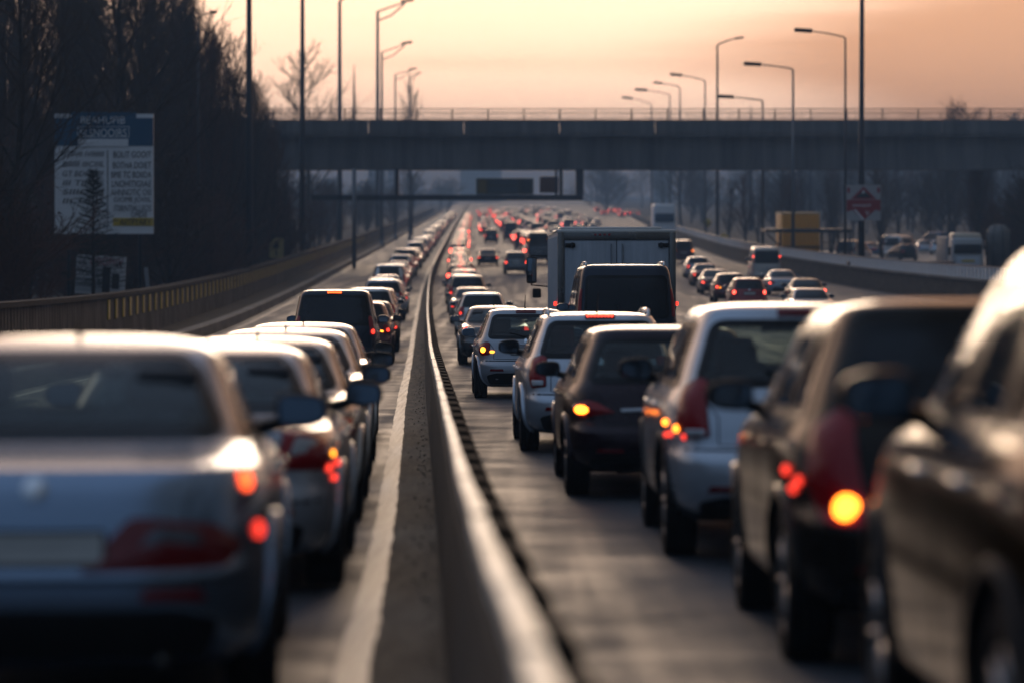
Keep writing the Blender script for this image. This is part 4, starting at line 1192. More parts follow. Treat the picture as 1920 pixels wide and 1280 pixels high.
# ------------------------------------------------------------------ trees
def prism(mb, a, b, ra, rb, mi=0):
    t = (b-a)
    if t.length < 1e-6: return
    t.normalize(); u = t.cross(Vector((.3, .2, .93))).normalized(); w = t.cross(u)
    vs = []
    for p, r in ((a, ra), (b, rb)):
        for k in range(3):
            an = 2.094*k; vs.append(p+(u*math.cos(an)+w*math.sin(an))*r)
    mb.add(vs, [(0, 1, 4, 3), (1, 2, 5, 4), (2, 0, 3, 5)], mi, False)
def bare_tree(seed, h, kind, twig):
    rg = random.Random(seed)
    tr = MB(); cr = MB()
    pts = []; x = y = 0
    for i in range(9):
        t = i/8; pts.append(Vector((x, y, h*.97*t-.2))); x += rg.gauss(0, .012*h); y += rg.gauss(0, .012*h)
    rad = [.0135*h*(1-.93*(i/8)**.9)+.012 for i in range(9)]
    tr.tube(pts, rad, 7)
    def on(t):
        f = t*8; i = min(7, int(f)); return pts[i].lerp(pts[i+1], f-i)
    nl = {'poplar': 46, 'broad': 34, 'shrub': 40}[kind]
    for k in range(nl):
        t = {'poplar': .10+.88*(k/nl), 'broad': .25+.73*(k/nl), 'shrub': .02+.9*(k/nl)**1.2}[kind]
        p = on(t); az = k*2.4+rg.uniform(-.5, .5)
        up = {'poplar': rg.uniform(R(15), R(32)), 'broad': rg.uniform(R(32), R(60)), 'shrub': rg.uniform(R(12), R(55))}[kind]
        ln = h*{'poplar': .30*(1-t)**.6+.05, 'broad': .36*(1-t)**.7+.06, 'shrub': .55*(1-t)+.10}[kind]*rg.uniform(.75, 1.2)
        dr = Vector((math.cos(az)*math.sin(up), math.sin(az)*math.sin(up), math.cos(up)))
        q = [p]; dd = dr.copy()
        for s in range(3):
            dd = (dd+Vector((rg.gauss(0, .10), rg.gauss(0, .10), .10))).normalized(); q.append(q[-1]+dd*ln/3)
        r0 = .0042*h*(1-t*.7)+.012
        tgt = tr if r0 > .05 else cr
        tgt.tube(q, [r0, r0*.7, r0*.45, .012], 4, 0, False)
        nb = {'poplar': 7, 'broad': 8, 'shrub': 6}[kind]
        for j in range(nb):
            f = .2+.8*(j/nb); ii = min(2, int(f*3)); bp = q[ii].lerp(q[ii+1], f*3-ii)
            ax = Vector((rg.gauss(0, 1), rg.gauss(0, 1), rg.gauss(.5, .6))).normalized()
            bd = (dd*1.1+ax*.75).normalized(); bl_ = ln*rg.uniform(.28, .5)
            e = bp+bd*bl_; mid = bp.lerp(e, .5)+Vector((rg.gauss(0, .03), rg.gauss(0, .03), rg.gauss(0, .03)))*bl_
            prism(cr, bp, mid, .016, .012); prism(cr, mid, e, .012, .007)
            for l in range(6):
                g_ = .2+.8*l/6; tp = bp.lerp(mid, g_*2) if g_ < .5 else mid.lerp(e, g_*2-1)
                td = (bd+Vector((rg.gauss(0, .6), rg.gauss(0, .6), rg.gauss(.25, .5)))).normalized()
                te = tp+td*bl_*rg.uniform(.3, .55)
                prism(cr, tp, te, .010, .005)
                if rg.random() < .6:
                    td2 = (td+Vector((rg.gauss(0, .6), rg.gauss(0, .6), rg.gauss(.2, .5)))).normalized()
                    tq = tp.lerp(te, .5); prism(cr, tq, tq+td2*bl_*.25, .008, .004)
                if rg.random() < .10 and kind != 'poplar':
                    s = rg.uniform(.03, .07); c = te
                    cr.add([c+Vector((rg.gauss(0, s), rg.gauss(0, s), rg.gauss(0, s))) for _ in range(3)], [(0, 1, 2)], 0, False)
    a = tr.build('trunk', BARK); b = cr.build('crown', twig)
    return a, b
PROTO = {}
def proto(key, *a):
    t, c = bare_tree(*a); PROTO[key] = (t.data, c.data, a[1])
    bpy.data.objects.remove(t); bpy.data.objects.remove(c)
proto('p1', 1, 18, 'poplar', TWIG); proto('p2', 2, 18, 'poplar', TWIG); proto('p3', 3, 17, 'poplar', TWIGR)
proto('b1', 4, 15, 'broad', TWIG); proto('b2', 5, 15, 'broad', TWIG)
proto('s1', 6, 5, 'shrub', TWIGR); proto('s2', 7, 5, 'shrub', TWIG)
def tree(key, x, d, h, label, group, name='bare_tree', cat='tree', wide=1.0, rz=None):
    tme, cme, h0 = PROTO[key]; k = h/h0
    root = empty(name, label, cat, (x, d, gz(d)), (0, 0, rr.uniform(0, 6.28) if rz is None else rz), group)
    root.scale = (k*wide, k*wide, k)
    link('trunk', tme, root); link('crown', cme, root)
    return root
envl = pchip([-400, 250, 340, 400, 440, 470, 500, 535, 600], [-260, -120, -30, 15, 55, 120, 175, 205, 230])
cnt = 0
trr = random.Random(21)
for i in range(50):
    d = trr.uniform(100, 236); x = xl(d)-2.0-24*trr.random()**1.3
    X = 960+x*F/d
    if X > 525 or X < -160: continue
    if 70 < X < 330 and d < 140: continue
    if 490 < X < 550 and d < 212: continue
    s = F/d; top = envl(X)+trr.uniform(-20, 130)
    h = max(5, (YH+drop(d)*s-top)/s)
    tree(trr.choice(['p1', 'p2', 'p3', 'p1', 'p2', 'b1']), x, d, h, 'tall dark leafless tree in the dense belt behind the striped wall', 'leafless trees behind the striped wall', wide=trr.uniform(.8, 1.25))
tr2 = random.Random(77); rr_keep = rr.getstate()
for i in range(15):
    X = tr2.uniform(330, 508); d = tr2.uniform(max(150, 105+(X-330)*.6), 238); x = px(X, d)
    if x > xl(d)-1.2: x = xl(d)-tr2.uniform(1.5, 4.0); X = 960+x*F/d
    s = F/d; h = max(5, (YH+drop(d)*s-envl(X)-tr2.uniform(0, 90))/s)
    tree(tr2.choice(['p1', 'p2', 'p3', 'p3']), x, d, h, 'tall dark leafless tree in the dense belt behind the striped wall', 'leafless trees behind the striped wall', wide=tr2.uniform(.8, 1.1))
rr.setstate(rr_keep)
for i in range(90):
    d = trr.uniform(98, 245); x = xl(d)-.9-11*trr.random()**1.4
    X = 960+x*F/d
    if 75 < X < 325 and d < 138: continue
    if 440 < X < 610 and d < 214: continue
    tree(trr.choice(['s1', 's2', 's1']), x, d, trr.uniform(3.0, 7.5), 'dark leafless bush in the thicket behind the striped wall', 'bushes in the thicket behind the wall', 'bare_bush', 'bush', trr.uniform(.9, 1.5))
for i in range(34):
    d = trr.uniform(268, 620); x = xl(d)-1.5-30*trr.random()**1.2
    tree(trr.choice(['p1', 'p3', 'b1', 's1', 's2']), x, d, trr.uniform(6, 9.5), 'hazy leafless tree beyond the bridge, past the end of the striped wall', 'leafless trees beyond the bridge at the wall', wide=1.3)
tree('b2', px(577, 330), 330, (YH+drop(330)*F/330-78)*330/F, 'lone pale hazy tree rising above the bridge railing behind two lamp poles', None)
tree('b1', px(772, 470), 470, (YH+drop(470)*F/470-152)*470/F, 'small hazy tree above the bridge railing beside the pair of small lamps', None, wide=.6)
tree('p2', px(540, 300), 300, 13.5, 'thin hazy tree at the end of the bridge railing, beside the lone pale tree', None, wide=.8)
# hazy wood beyond the right-hand parapet
for i in range(70):
    d = 290+520*trr.random()**1.2; x = xwall(d)+5+trr.uniform(0, 1)*(d*.175-22+6)
    X = 960+x*F/d
    if X > 2000: continue
    s = F/d; top = trr.uniform(268, 345)
    if X > 1770 and trr.random() < .35: top = trr.uniform(188, 230)
    h = max(6, (YH+drop(d)*s-top)/s)
    tree(trr.choice(['p1', 'p2', 'b1', 'b2', 'p3', 's2']), x, d, h, 'hazy blue grey leafless tree in the wood beyond the right parapet', 'hazy trees beyond the right parapet', wide=trr.uniform(1.0, 1.6))
for i in range(30):
    d = trr.uniform(900, 1700); x = px(trr.uniform(1105, 1900), d)
    tree(trr.choice(['b1', 'b2', 'p1', 's1']), x, d, trr.uniform(14, 24), 'faint far leafless tree in the haze under the bridge', 'faint far trees under the bridge', wide=1.8)
for i in range(16):
    d = trr.uniform(215, 262); x = px(trr.uniform(1835, 1990), d)
    tree(trr.choice(['b1', 'p3', 's1', 's2']), x, d, trr.uniform(5, 10), 'dark leafless tree behind the storage tank at the edge of the yard', 'dark trees behind the tank', wide=1.3)
for i in range(18):
    d = trr.uniform(900, 1500); x = px(trr.uniform(560, 850), d)
    tree(trr.choice(['b1', 'b2', 's2']), x, d, trr.uniform(7, 13), 'faint far leafless tree beyond the wall, under the bridge', 'faint far trees beyond the wall', wide=1.8)
# conifer in front of the billboard
D = 122.0
cf = empty('conifer', 'small dark conifer with a pointed top growing in front of the billboard', 'tree', (px(175, D), D, gz(D)))
h = pz(318, D)-gz(D)
m = MB(); m.tube([(0, 0, -.1), (0, 0, h*.6), (0, 0, h)], [.10, .05, .01], 7); m.build('trunk', BARK, cf)
m = MB(); rg = random.Random(9)
for k in range(120):
    t = .22+.77*k/120; az = k*2.399; ln = (h*(1-t)*.36+.08)*rg.uniform(.7, 1.15)
    p = Vector((0, 0, h*t)); dr = Vector((math.cos(az), math.sin(az), .45*(t-.3)+.1)).normalized()
    e = p+dr*ln; prism(m, p, e, .018, .006)
    for j in range(26):
        f = .1+.9*j/26; c = p.lerp(e, f)
        nd = (dr*.8+Vector((rg.gauss(0, .5), rg.gauss(0, .5), rg.gauss(0, .35)))).normalized()
        prism(m, c, c+nd*rg.uniform(.12, .26), .011, .004)
m.build('crown', NEEDLE, cf)
# ------------------------------------------------------------------ traffic
SILVER = ('silver', (.38, .41, .46)); WHITE = ('white', (.72, .71, .69)); PEARL = ('pearl', (.55, .50, .44)); GREY = ('grey', (.13, .135, .14))
PLUM = ('plum', (.022, .010, .016)); NAVY = ('navy', (.014, .022, .040)); BRONZE = ('bronze', (.055, .028, .008), .75, .13, .0); BLACKC = ('black', (.012, .012, .014))
DGREY = ('charcoal', (.016, .015, .014)); UMBER = ('umber', (.030, .026, .023), .6, .16, .0); CREAMV = ('cream_white', (.60, .54, .48)); RED = ('red', (.28, .015, .02)); MAROON = ('maroon', (.09, .010, .016)); BEIGE = ('beige', (.42, .35, .26)); BLUE = ('blue', (.03, .08, .17)); LSIL = ('light_silver', (.50, .55, .62)); STEELC = ('steel_blue', (.25, .33, .44), .85, .22, .3)
def pose(d, x, yaw=None, L=4.6):
    sl = slope(xbar, d+L/2) if yaw is None else yaw
    return (x, d, gz(d)), (math.atan((gz(d+L)-gz(d))/L), 0, -math.atan(sl))
def car(style, d, x, label, col, cat='car', name=None, yaw=None, **k):
    loc, rot = pose(d, x, yaw, STY[style]['L'])
    nm = name or {'sedan': 'saloon_car', 'hatch': 'hatchback_car', 'wagon': 'estate_car', 'suv': 'off_road_car', 'minivan': 'people_carrier', 'van': 'delivery_van'}[style]
    return build_car(style, nm, label, cat, loc, rot, col, **k)
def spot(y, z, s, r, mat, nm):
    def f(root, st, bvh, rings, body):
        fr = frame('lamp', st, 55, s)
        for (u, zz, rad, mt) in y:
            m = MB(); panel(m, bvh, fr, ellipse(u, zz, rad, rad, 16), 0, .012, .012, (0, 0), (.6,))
            m.build('flare_spot', mt, root)  # glow spots added to stand in for flares and reflections on the flank
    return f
QL = 'queue left of the central barrier'; QR = 'queue right of the central barrier'
# --- queue left of the barrier
car('sedan', 10.8, px(58, 10.8), 'large blurred silver saloon filling the lower corner, nearest car left of the barrier', STEELC, lod=0, lit=None, lamp='tri', group=QL, yaw=-.06,
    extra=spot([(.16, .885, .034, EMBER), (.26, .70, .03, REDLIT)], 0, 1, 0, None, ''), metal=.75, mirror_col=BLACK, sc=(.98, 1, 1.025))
car('sedan', 16.7, px(338, 16.7), 'silver saloon with pale wedge tail lamp, directly ahead of the large blurred silver saloon', SILVER, lod=0, lit=None, lamp='wraphi', group=QL,
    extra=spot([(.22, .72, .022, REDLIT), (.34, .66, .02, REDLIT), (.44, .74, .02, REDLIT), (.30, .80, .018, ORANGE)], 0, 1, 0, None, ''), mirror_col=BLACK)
car('sedan', 22.5, px(455, 22.5), 'beige saloon with a deep red curved tail lamp behind the cream roofed white saloon', PEARL, lod=0, lit=None, lamp='block', group=QL, mirror_col=BLACK)
car('sedan', 28.2, px(518, 28.2), 'white saloon with bright cream roof just behind the slim silver one with fin aerial', WHITE, lod=0, lit=None, lamp='block', group=QL, mirror_col=BLACK)
car('sedan', 34.2, px(556, 34.2), 'slim silver saloon with a small fin aerial, directly behind the dark blue people carrier', SILVER, lod=0, lit=None, lamp='wrap', group=QL, mirror_col=BLACK)
car('minivan', 61, px(626, 61), 'dark blue people carrier with tinted rear window and an orange lit bar above it', NAVY, 'people carrier', lod=0, lit='red', lamp='post', glass='dark', brake3='orange', group=QL, sc=(.96, 1, .99))
car('hatch', 74, px(672, 74), 'maroon hatchback whose lit red lamp peeks out beside the dark blue people carrier', MAROON, lod=1, lit='red', lamp='kink', group=QL)
car('sedan', 83.5, px(688, 83.5), 'charcoal saloon two places ahead of the dark blue people carrier', DGREY, lod=1, lit='red', lamp='wrap', group=QL)
car('suv', 96.5, px(692, 96.5), 'white off road car with a tall cream roof, ahead of the charcoal saloon', WHITE, lod=1, lit='red', lamp='suvtall', group=QL)
car('wagon', 110, px(704, 110), 'beige estate car ahead of the tall white off road car left of the barrier', BEIGE, lod=1, lit='red', lamp='tall', group=QL)
car('suv', 122, px(718, 122), 'silver off road car ahead of the beige estate left of the barrier', SILVER, lod=1, lit='red', lamp='suvtall', group=QL)
car('sedan', 133, px(728, 133), 'white saloon ahead of the silver off road car, where the left queue begins to climb', WHITE, lod=1, lit='red', lamp='wrap', group=QL)
# --- queue right of the barrier
car('suv', 7.0, 2.2, 'dark bronze off road car filling the lower right corner, golden light on its blurred side', BRONZE, yaw=.0, lod=0, lit=None, lamp='suvtall', group=QR, trim=CHROME, sc=(1, 1, 1.03))
car('suv', 12.5, 2.12, 'blurred dark umber off road car with one large glowing orange lamp, beside the bronze one', UMBER, yaw=.0, lod=0, lit='hot', lamp='suvlow', group=QR, mirror_col=BLACK,
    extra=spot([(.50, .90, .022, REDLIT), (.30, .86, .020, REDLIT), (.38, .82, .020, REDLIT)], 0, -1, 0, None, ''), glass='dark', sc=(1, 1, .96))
car('suv', 19.2, 1.93, 'silver white off road car with tall dark red lamp, seats showing through its rear window', LSIL, yaw=-.006, lod=0, lit=None, lamp='suvtall', group=QR, brake3='off', trim=CHROME, metal=.5, mirror_col=BLACK,
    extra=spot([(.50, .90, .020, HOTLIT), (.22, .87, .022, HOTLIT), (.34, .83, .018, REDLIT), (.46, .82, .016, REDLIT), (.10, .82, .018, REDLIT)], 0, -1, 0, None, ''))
car('suv', 25.6, 1.37, 'black plum hatchback with slit shaped lit orange tail lamp and chrome strip', PLUM, yaw=-.02, name='hatchback_car', lod=0, lit='hot', lamp='slit', group=QR, plate=False, mirror_col=BLACK, sc=(.97, 1, .88))
car('wagon', 32.9, 1.0, 'silver estate car with chrome roof rails and small red lit bar over its rear window', LSIL, yaw=-.026, lod=0, lit=None, lamp='tall', group=QR, rails='chrome', brake3='red', metal=.5, mirror_col=BLACK, sc=(1, 1, 1.035))
car('hatch', 49.8, .25, 'silver hatchback with kinked orange red tail lamp, ahead of the roof railed estate', SILVER, yaw=-.028, lod=0, lit='orange', lamp='kink', group=QR, brake3='off', metal=.5)
car('sedan', 72, px(930, 72), 'grey saloon with glowing heart shaped red tail lamp, ahead of the silver hatchback', GREY, lod=0, lit='red', lamp='round', group=QR, metal=.5)
car('wagon', 99, px(905, 99), 'white estate car with red tail lamp ahead of the grey saloon right of the barrier', WHITE, lod=1, lit='red', lamp='tall', group=QR)
car('sedan', 118, px(886, 118), 'beige saloon with two orange red lamps, hugging the barrier ahead of the white estate', BEIGE, lod=1, lit='red', lamp='wrap', group=QR)
car('suv', 134, px(877, 134), 'beige off road car with red lamps hugging the barrier ahead of the beige saloon', BEIGE, lod=1, lit='red', lamp='suvtall', group=QR)
car('hatch', 150, px(868, 150), 'silver hatchback with wide red lamps hugging the barrier at the foot of the climb', SILVER, lod=1, lit='red', lamp='round', group=QR)
# --- second lane: black van and box truck
car('van', 55.5, px(1176, 55.5), 'black van with two tinted rear doors and bright roof edges, close behind the box truck', NAVY, 'van', yaw=-.028, lod=0, lit=None, lamp='vanpost', glass='dark', rails='chrome', sc=(1.0, 1, 1.06), plate=False)
tr0, trr0 = pose(63.8, px(1157, 63.8), -.028, 7)
tk = empty('box_truck', 'big white box truck with grey double rear doors, towering over the black van', 'truck', tr0, trr0)
H0, H1, W2 = .92, 3.08, 1.26
m = MB(); m.box((0, 2.7, (H0+H1)/2), (2*W2, 5.2, H1-H0), .02)
for s in (-1, 1):
    for k in range(14): m.box((s*(W2+.008), .35+k*.36, (H0+H1)/2), (.02, .05, H1-H0-.16), .006)
m.build('cargo_box', pm('truck_white', (.50, .51, .52), .4, var=.12, scale=1.3), tk)
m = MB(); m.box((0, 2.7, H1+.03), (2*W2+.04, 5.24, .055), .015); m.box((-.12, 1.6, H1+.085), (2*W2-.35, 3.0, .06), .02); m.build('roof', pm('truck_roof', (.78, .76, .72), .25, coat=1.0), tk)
m = MB()
for (c, sz) in (((-W2+.06, .06, (H0+H1)/2), (.13, .12, H1-H0)), ((W2-.06, .06, (H0+H1)/2), (.13, .12, H1-H0)), ((0, .06, H1-.08), (2*W2-.24, .115, .17)), ((0, .06, H0+.06), (2*W2-.24, .115, .14))): m.box(c, sz, .012)
m.build('rear_frame', pm('truck_frame', (.20, .19, .18), .25, metal=.85, var=.4, scale=4), tk)
DOORM = patchy('truck_door', (.34, .38, .43), (.48, .52, .58), 1.5, (6, 1, .35), .42, .1)
for s in (-1, 1):
    m = MB(); m.box((s*.558, .045, (H0+H1)/2-.01), (1.10, .05, H1-H0-.34), .01); dr = m.build('rear_door', DOORM, tk)
    m = MB(); m.tube([(s*.12, .0, H0+.2), (s*.12, .0, H1-.25)], .018, 8); m.build('locking_bar', STEEL, dr)
    m = MB()
    m.box((s*1.0, .005, H1-.28), (.22, .05, .09), .015); m.box((s*.95, -.005, H1-.28), (.05, .06, .12), .01); m.build('hinge', BLACK, dr)
    m = MB(); m.box((s*1.0, .005, H0+.4), (.22, .05, .09), .015); m.build('hinge', BLACK, dr)
m = MB(); m.box((0, .055, (H0+H1)/2), (.016, .03, H1-H0-.3)); m.build('door_gasket', FRIT, tk)
m = MB()
for k in range(4): m.box((-.46+k*.10, -.012, H1-.055), (.05, .03, .04), .008)
m.build('roof_marker_lamps', REDLENS, tk)
m = MB(); m.box((0, 6.2, 1.7), (2.2, 1.7, 2.0), .18, taper=.95); m.build('cab', pm('truck_cab', (.45, .46, .47), .35, coat=.5), tk)
for s in (-1, 1):
    m = MB(); m.box((s*1.62, 5.9, 2.30), (.24, .14, .62), .05); m.tube([(s*1.0, 6.0, 2.62), (s*1.62, 5.95, 2.64), (s*1.62, 5.95, 1.95), (s*1.05, 6.0, 1.9)], .022, 6)
    mo = m.build('door_mirror', BLACK, tk)
    m = MB(); m.box((s*1.62, 5.826, 2.30), (.19, .012, .54), .004); m.build('mirror_glass', MIRROR, mo)
    m = MB(); m.box((s*1.50, 5.9, 1.76), (.20, .14, .22), .04); m.build('wide_angle_mirror', BLACK, tk)
    m = MB(); m.box((s*1.2, -.02, .80), (.16, .06, .30), .03); tl = m.build('taillight', DARKLENS, tk)
    m = MB(); m.lathe([(-.02, .001), (-.02, .06), (.02, .06), (.02, .001)], 14, 'x'); m.v = [(p[1]+s*1.2, p[0]-.055, p[2]+.86) for p in m.v]; m.build('brake_lamp', REDLIT, tl)
    m = MB(); m.box((s*(W2+.05), .3, 1.55), (.06, .05, .09), .015); m.build('side_marker', REDLIT, tk)
    m = MB(); m.box((s*.95, 1.9, .45), (.5, .02, .5), .005); m.build('mud_flap', BLACK, tk)
m = MB(); m.box((0, .05, .58), (2.3, .12, .16), .02); m.tube([(-.8, .1, .58), (-.8, 1.0, .80)], .05, 6); m.tube([(.8, .1, .58), (.8, 1.0, .80)], .05, 6); m.build('bumper', DSTEEL, tk)
m = MB(); m.box((-.42, 3.2, .78), (.12, 6.2, .22), .02); m.box((.42, 3.2, .78), (.12, 6.2, .22), .02); m.box((0, 1.4, .76), (.9, .12, .16), .02); m.build('chassis', DSTEEL, tk)
tm, rm = wheel_meshes(.47, .27)
for y in (1.35, 6.1):
    for s in (-1, 1): w_ = link('wheel', tm, tk, (s*1.02, y, .47)); link('rim', rm, w_)
# --- middle lanes beyond the truck
MID = 'cars in the open middle lanes'
car('suv', 224, px(968, 224), 'dark off road car with two bright red lamps alone in the middle lane', GREY, lod=1, lit='far', lamp='suvtall')
car('sedan', 256, px(915, 256), 'small black saloon with two red lamps, left of and beyond the lone off road car', BLACKC, lod=1, lit='far', lamp='wrap')
car('minivan', 390, px(921, 390), 'small dark people carrier with a red lamp on top, ahead of the small black saloon', BLACKC, 'people carrier', lod=1, lit='far', lamp='post')
car('van', 410, px(957, 410), 'tall dark pale roofed van far beyond the lone off road car', NAVY, 'van', lod=1, lit=None, lamp='vanpost', sc=(1, 1, 1.2))
car('van', 265, px(1010, 265), 'dark van with one red lamp close to the left edge of the box truck', GREY, 'van', lod=1, lit='hot', lamp='vanpost', sc=(1.05, 1, 1.3))
# --- ramp on the right
RP = 'cars bunched on the right-hand lanes'
for (d, X, stl, col, lab, lp) in (
    (138, 1406, 'hatch', RED, 'red hatchback with a wide rear window, nearest of the bunch on the far lanes', 'round'),
    (152, 1372, 'hatch', MAROON, 'maroon hatchback just behind the shoulder of the nearest red hatchback', 'kink'),
    (170, 1345, 'sedan', GREY, 'grey saloon with red lamp between the two maroon cars of the bunch', 'wrap'),
    (190, 1326, 'sedan', MAROON, 'small maroon saloon in the bunch, next to the silver car by the truck mirror', 'block'),
    (212, 1310, 'wagon', SILVER, 'silver estate car at the left end of the bunch, beside the truck mirror', 'tall'),
    (168, 1471, 'sedan', SILVER, 'small silver saloon below the cream white van', 'wrap'),
    (141, 1519, 'sedan', DGREY, 'dark saloon with pale rounded roof at the right end of the bunch', 'round'),
    (116, 1527, 'sedan', WHITE, 'white roofed car just showing over the blurred silver white off road car', 'wrap')):
    car(stl, d, px(X, d), lab, col, yaw=-.01, lod=1, lit='far', lamp=lp)
car('van', 195, px(1438, 195), 'cream white van with a wide rear window standing above the bunch of cars', CREAMV, 'van', yaw=0, lod=1, lit='far', lamp='vanpost', sc=(1, 1, 1.12))
car('minivan', 268, px(1282, 268), 'maroon people carrier with red lamp, partly behind the box truck, before the white lorry', MAROON, 'people carrier', yaw=0, lod=1, lit='hot', lamp='post', sc=(1, 1, 1.1))
# white lorry
wl0, wlr = pose(315, px(1246, 315), .01, 7)
wl0 = (wl0[0], wl0[1], wl0[2])
wt = empty('white_lorry', 'tall white lorry with a rounded roof and blue grey window, beyond the box truck', 'lorry', wl0, wlr)
wt.scale = (1, 1, 1.2)
m = MB(); m.box((0, 3, 2.55), (2.45, 6, 3.7), .22, taper=.95); m.build('cargo_box', WHITEP, wt)
m = MB(); m.box((0, -.015, 3.2), (2.0, .06, .75), .025); m.build('rear_window', pm('blue_window', (.04, .08, .13), .15), wt)
m = MB(); m.box((0, .3, .62), (2.3, .9, .4), .05); m.build('bumper', BLACK, wt)
m = MB(); m.box((0, 7.0, 2.0), (2.3, 1.7, 2.3), .15); m.build('cab', WHITEP, wt)
for s in (-1, 1):
    m = MB(); m.box((s*1.0, -.03, 1.2), (.2, .06, .3), .02); m.build('taillight', DARKLENS, wt)
    for y in (1.2, 6.6): w_ = link('wheel', tm, wt, (s*1.0, y, .47)); link('rim', rm, w_)
m = MB(); m.box((-1.42, 7.2, 2.2), (.2, .14, .6), .04); m.tube([(-1.0, 7.2, 2.5), (-1.4, 7.2, 2.5)], .03, 6); m.build('door_mirror', BLACK, wt)

# --- far rows, copies of small models
FAR = {}
def far(style, col, d, x, label, group, lit=True, yaw=None, sc=None):
    key = (style, col[0], lit)
    loc, rot = pose(d, x, yaw)
    nm = {'sedan': 'saloon_car', 'hatch': 'hatchback_car', 'wagon': 'estate_car', 'suv': 'off_road_car', 'minivan': 'people_carrier', 'van': 'delivery_van'}[style]
    if key not in FAR:
        o = build_car(style, nm, label, 'car', loc, rot, col, 2, 'hot' if lit else None, {'sedan': 'wrap', 'hatch': 'round', 'wagon': 'tall', 'suv': 'suvtall', 'minivan': 'post', 'van': 'vanpost'}[style], group)
        FAR[key] = o
    else:
        o = copy_tree(FAR[key]); o.location = loc; o.rotation_euler = rot; o['label'] = label; o['group'] = group
    o['category'] = 'van' if style == 'van' else 'car'
    o.scale = sc or (1, 1, 1)
    return o
fr_ = random.Random(31)
d = 143.0; k = 0
while d < 820:
    st = fr_.choice(['sedan', 'sedan', 'hatch', 'suv', 'wagon', 'minivan'])
    col = fr_.choice([WHITE, WHITE, SILVER, LSIL, BEIGE, PEARL, GREY])
    far(st, col, d, xbar(d)-2.15+fr_.uniform(-.12, .12), 'far pale roofed car in the queue climbing left of the central barrier', 'far cars left of the barrier', fr_.random() < .04)
    d += fr_.uniform(6.3, 8.6)+d*.006
d = 163.0
while d < 800:
    st = fr_.choice(['sedan', 'sedan', 'hatch', 'suv', 'wagon'])
    col = fr_.choice([WHITE, SILVER, RED, RED, MAROON, RED, RED])  # extra red paint stands in for brake light glow on the roofs
    far(st, col, d, xbar(d)+1.95+fr_.uniform(-.15, .15), 'far car with glowing red lamps in the queue hugging the central barrier', 'far cars hugging the barrier', True)
    d += fr_.uniform(7.0, 9.5)+d*.008
for off, d, dmax, gap, lbl, grp, pl in (
    (5.6, 470, 1000, 30, 'far car in the lane next to the barrier queue, near the crest', 'far cars in the second lane', .7),
    (9.2, 290, 1000, 15, 'far car with red lamps in the busy third lane, above the box truck', 'far cars in the third lane', .95),
    (12.8, 310, 1000, 19, 'far dull car in the hazy fourth lane, above the box truck roof', 'far cars in the fourth lane', .25),
    (16.6, 330, 1000, 20, 'far dull car in the hazy fifth lane, above the box truck roof', 'far cars in the fifth lane', .18),
    (24.5, 520, 1100, 26, 'far dull car in the haze under the bridge, out beyond the box truck roof', 'far cars beyond the outer lane', .2),
    (28.5, 600, 1100, 30, 'far dull car in the haze under the bridge, out beyond the box truck roof', 'far cars beyond the outer lane', .2),
    (20.5, 400, 1000, 30, 'far dull car in the hazy outer lane before the white lorry', 'far cars in the outer lane', .15)):
    while d < dmax:
        st = fr_.choice(['sedan', 'hatch', 'suv', 'wagon', 'van'])
        col = fr_.choice([SILVER, GREY, BEIGE, DGREY, WHITE, NAVY])
        far(st, col, d, xbar(d)+off+fr_.uniform(-.3, .3), lbl, grp, fr_.random() < pl)
        d += gap*fr_.uniform(.6, 1.4)
for X, Y, dd in ((1133, 384, 880), (1147, 380, 960), (1158, 382, 930), (1166, 391, 800), (1176, 388, 840), (1186, 387, 870), (1193, 388, 850), (1120, 381, 1000)):
    far(fr_.choice(['suv', 'hatch', 'sedan']), fr_.choice([GREY, DGREY, MAROON]), dd, px(X, dd), 'tiny car with a bright red lamp on the far bend beside the wood', 'tiny cars on the far bend', True, 0)
for X, dd, st, col, lab in ((1652, 300, 'sedan', BLUE, 'blue car parked in the pale yard, left of the others'), (1672, 292, 'van', WHITE, 'small white van parked in the pale yard'), (1708, 280, 'hatch', BLACKC, 'dark car parked in the middle of the pale yard'),
                        (1735, 316, 'sedan', SILVER, 'silver car at the back of the pale yard'), (1758, 312, 'wagon', LSIL, 'pale estate car at the back of the yard near the parked lorry'), (1584, 256, 'van', PEARL, 'cream van standing under the canopy beside the orange container'), (1702, 305, 'van', BEIGE, 'beige van parked in the yard behind the dark car'), (1777, 330, 'van', BLUE, 'blue box van standing behind the yard near the parked lorry')):
    o = far(st, col, dd, px(X, dd), lab, 'vehicles parked in the yard', False, fr_.uniform(-.6, .6))

# ------------------------------------------------------------------ light, sky, air, camera
SUN_EL, SUN_AZ = 7.0, -2.0
w = bpy.data.worlds.new('World'); bpy.context.scene.world = w; w.use_nodes = True
nt = w.node_tree; bg = nt.nodes['Background']
sk = nt.nodes.new('ShaderNodeTexSky'); sk.sky_type = 'NISHITA'; sk.sun_disc = False
sk.sun_elevation = R(SUN_EL); sk.sun_rotation = R(SUN_AZ); sk.air_density = 1.6; sk.dust_density = 4.0; sk.ozone_density = 1.5
tc = nt.nodes.new('ShaderNodeTexCoord')
GLOW = 9.0
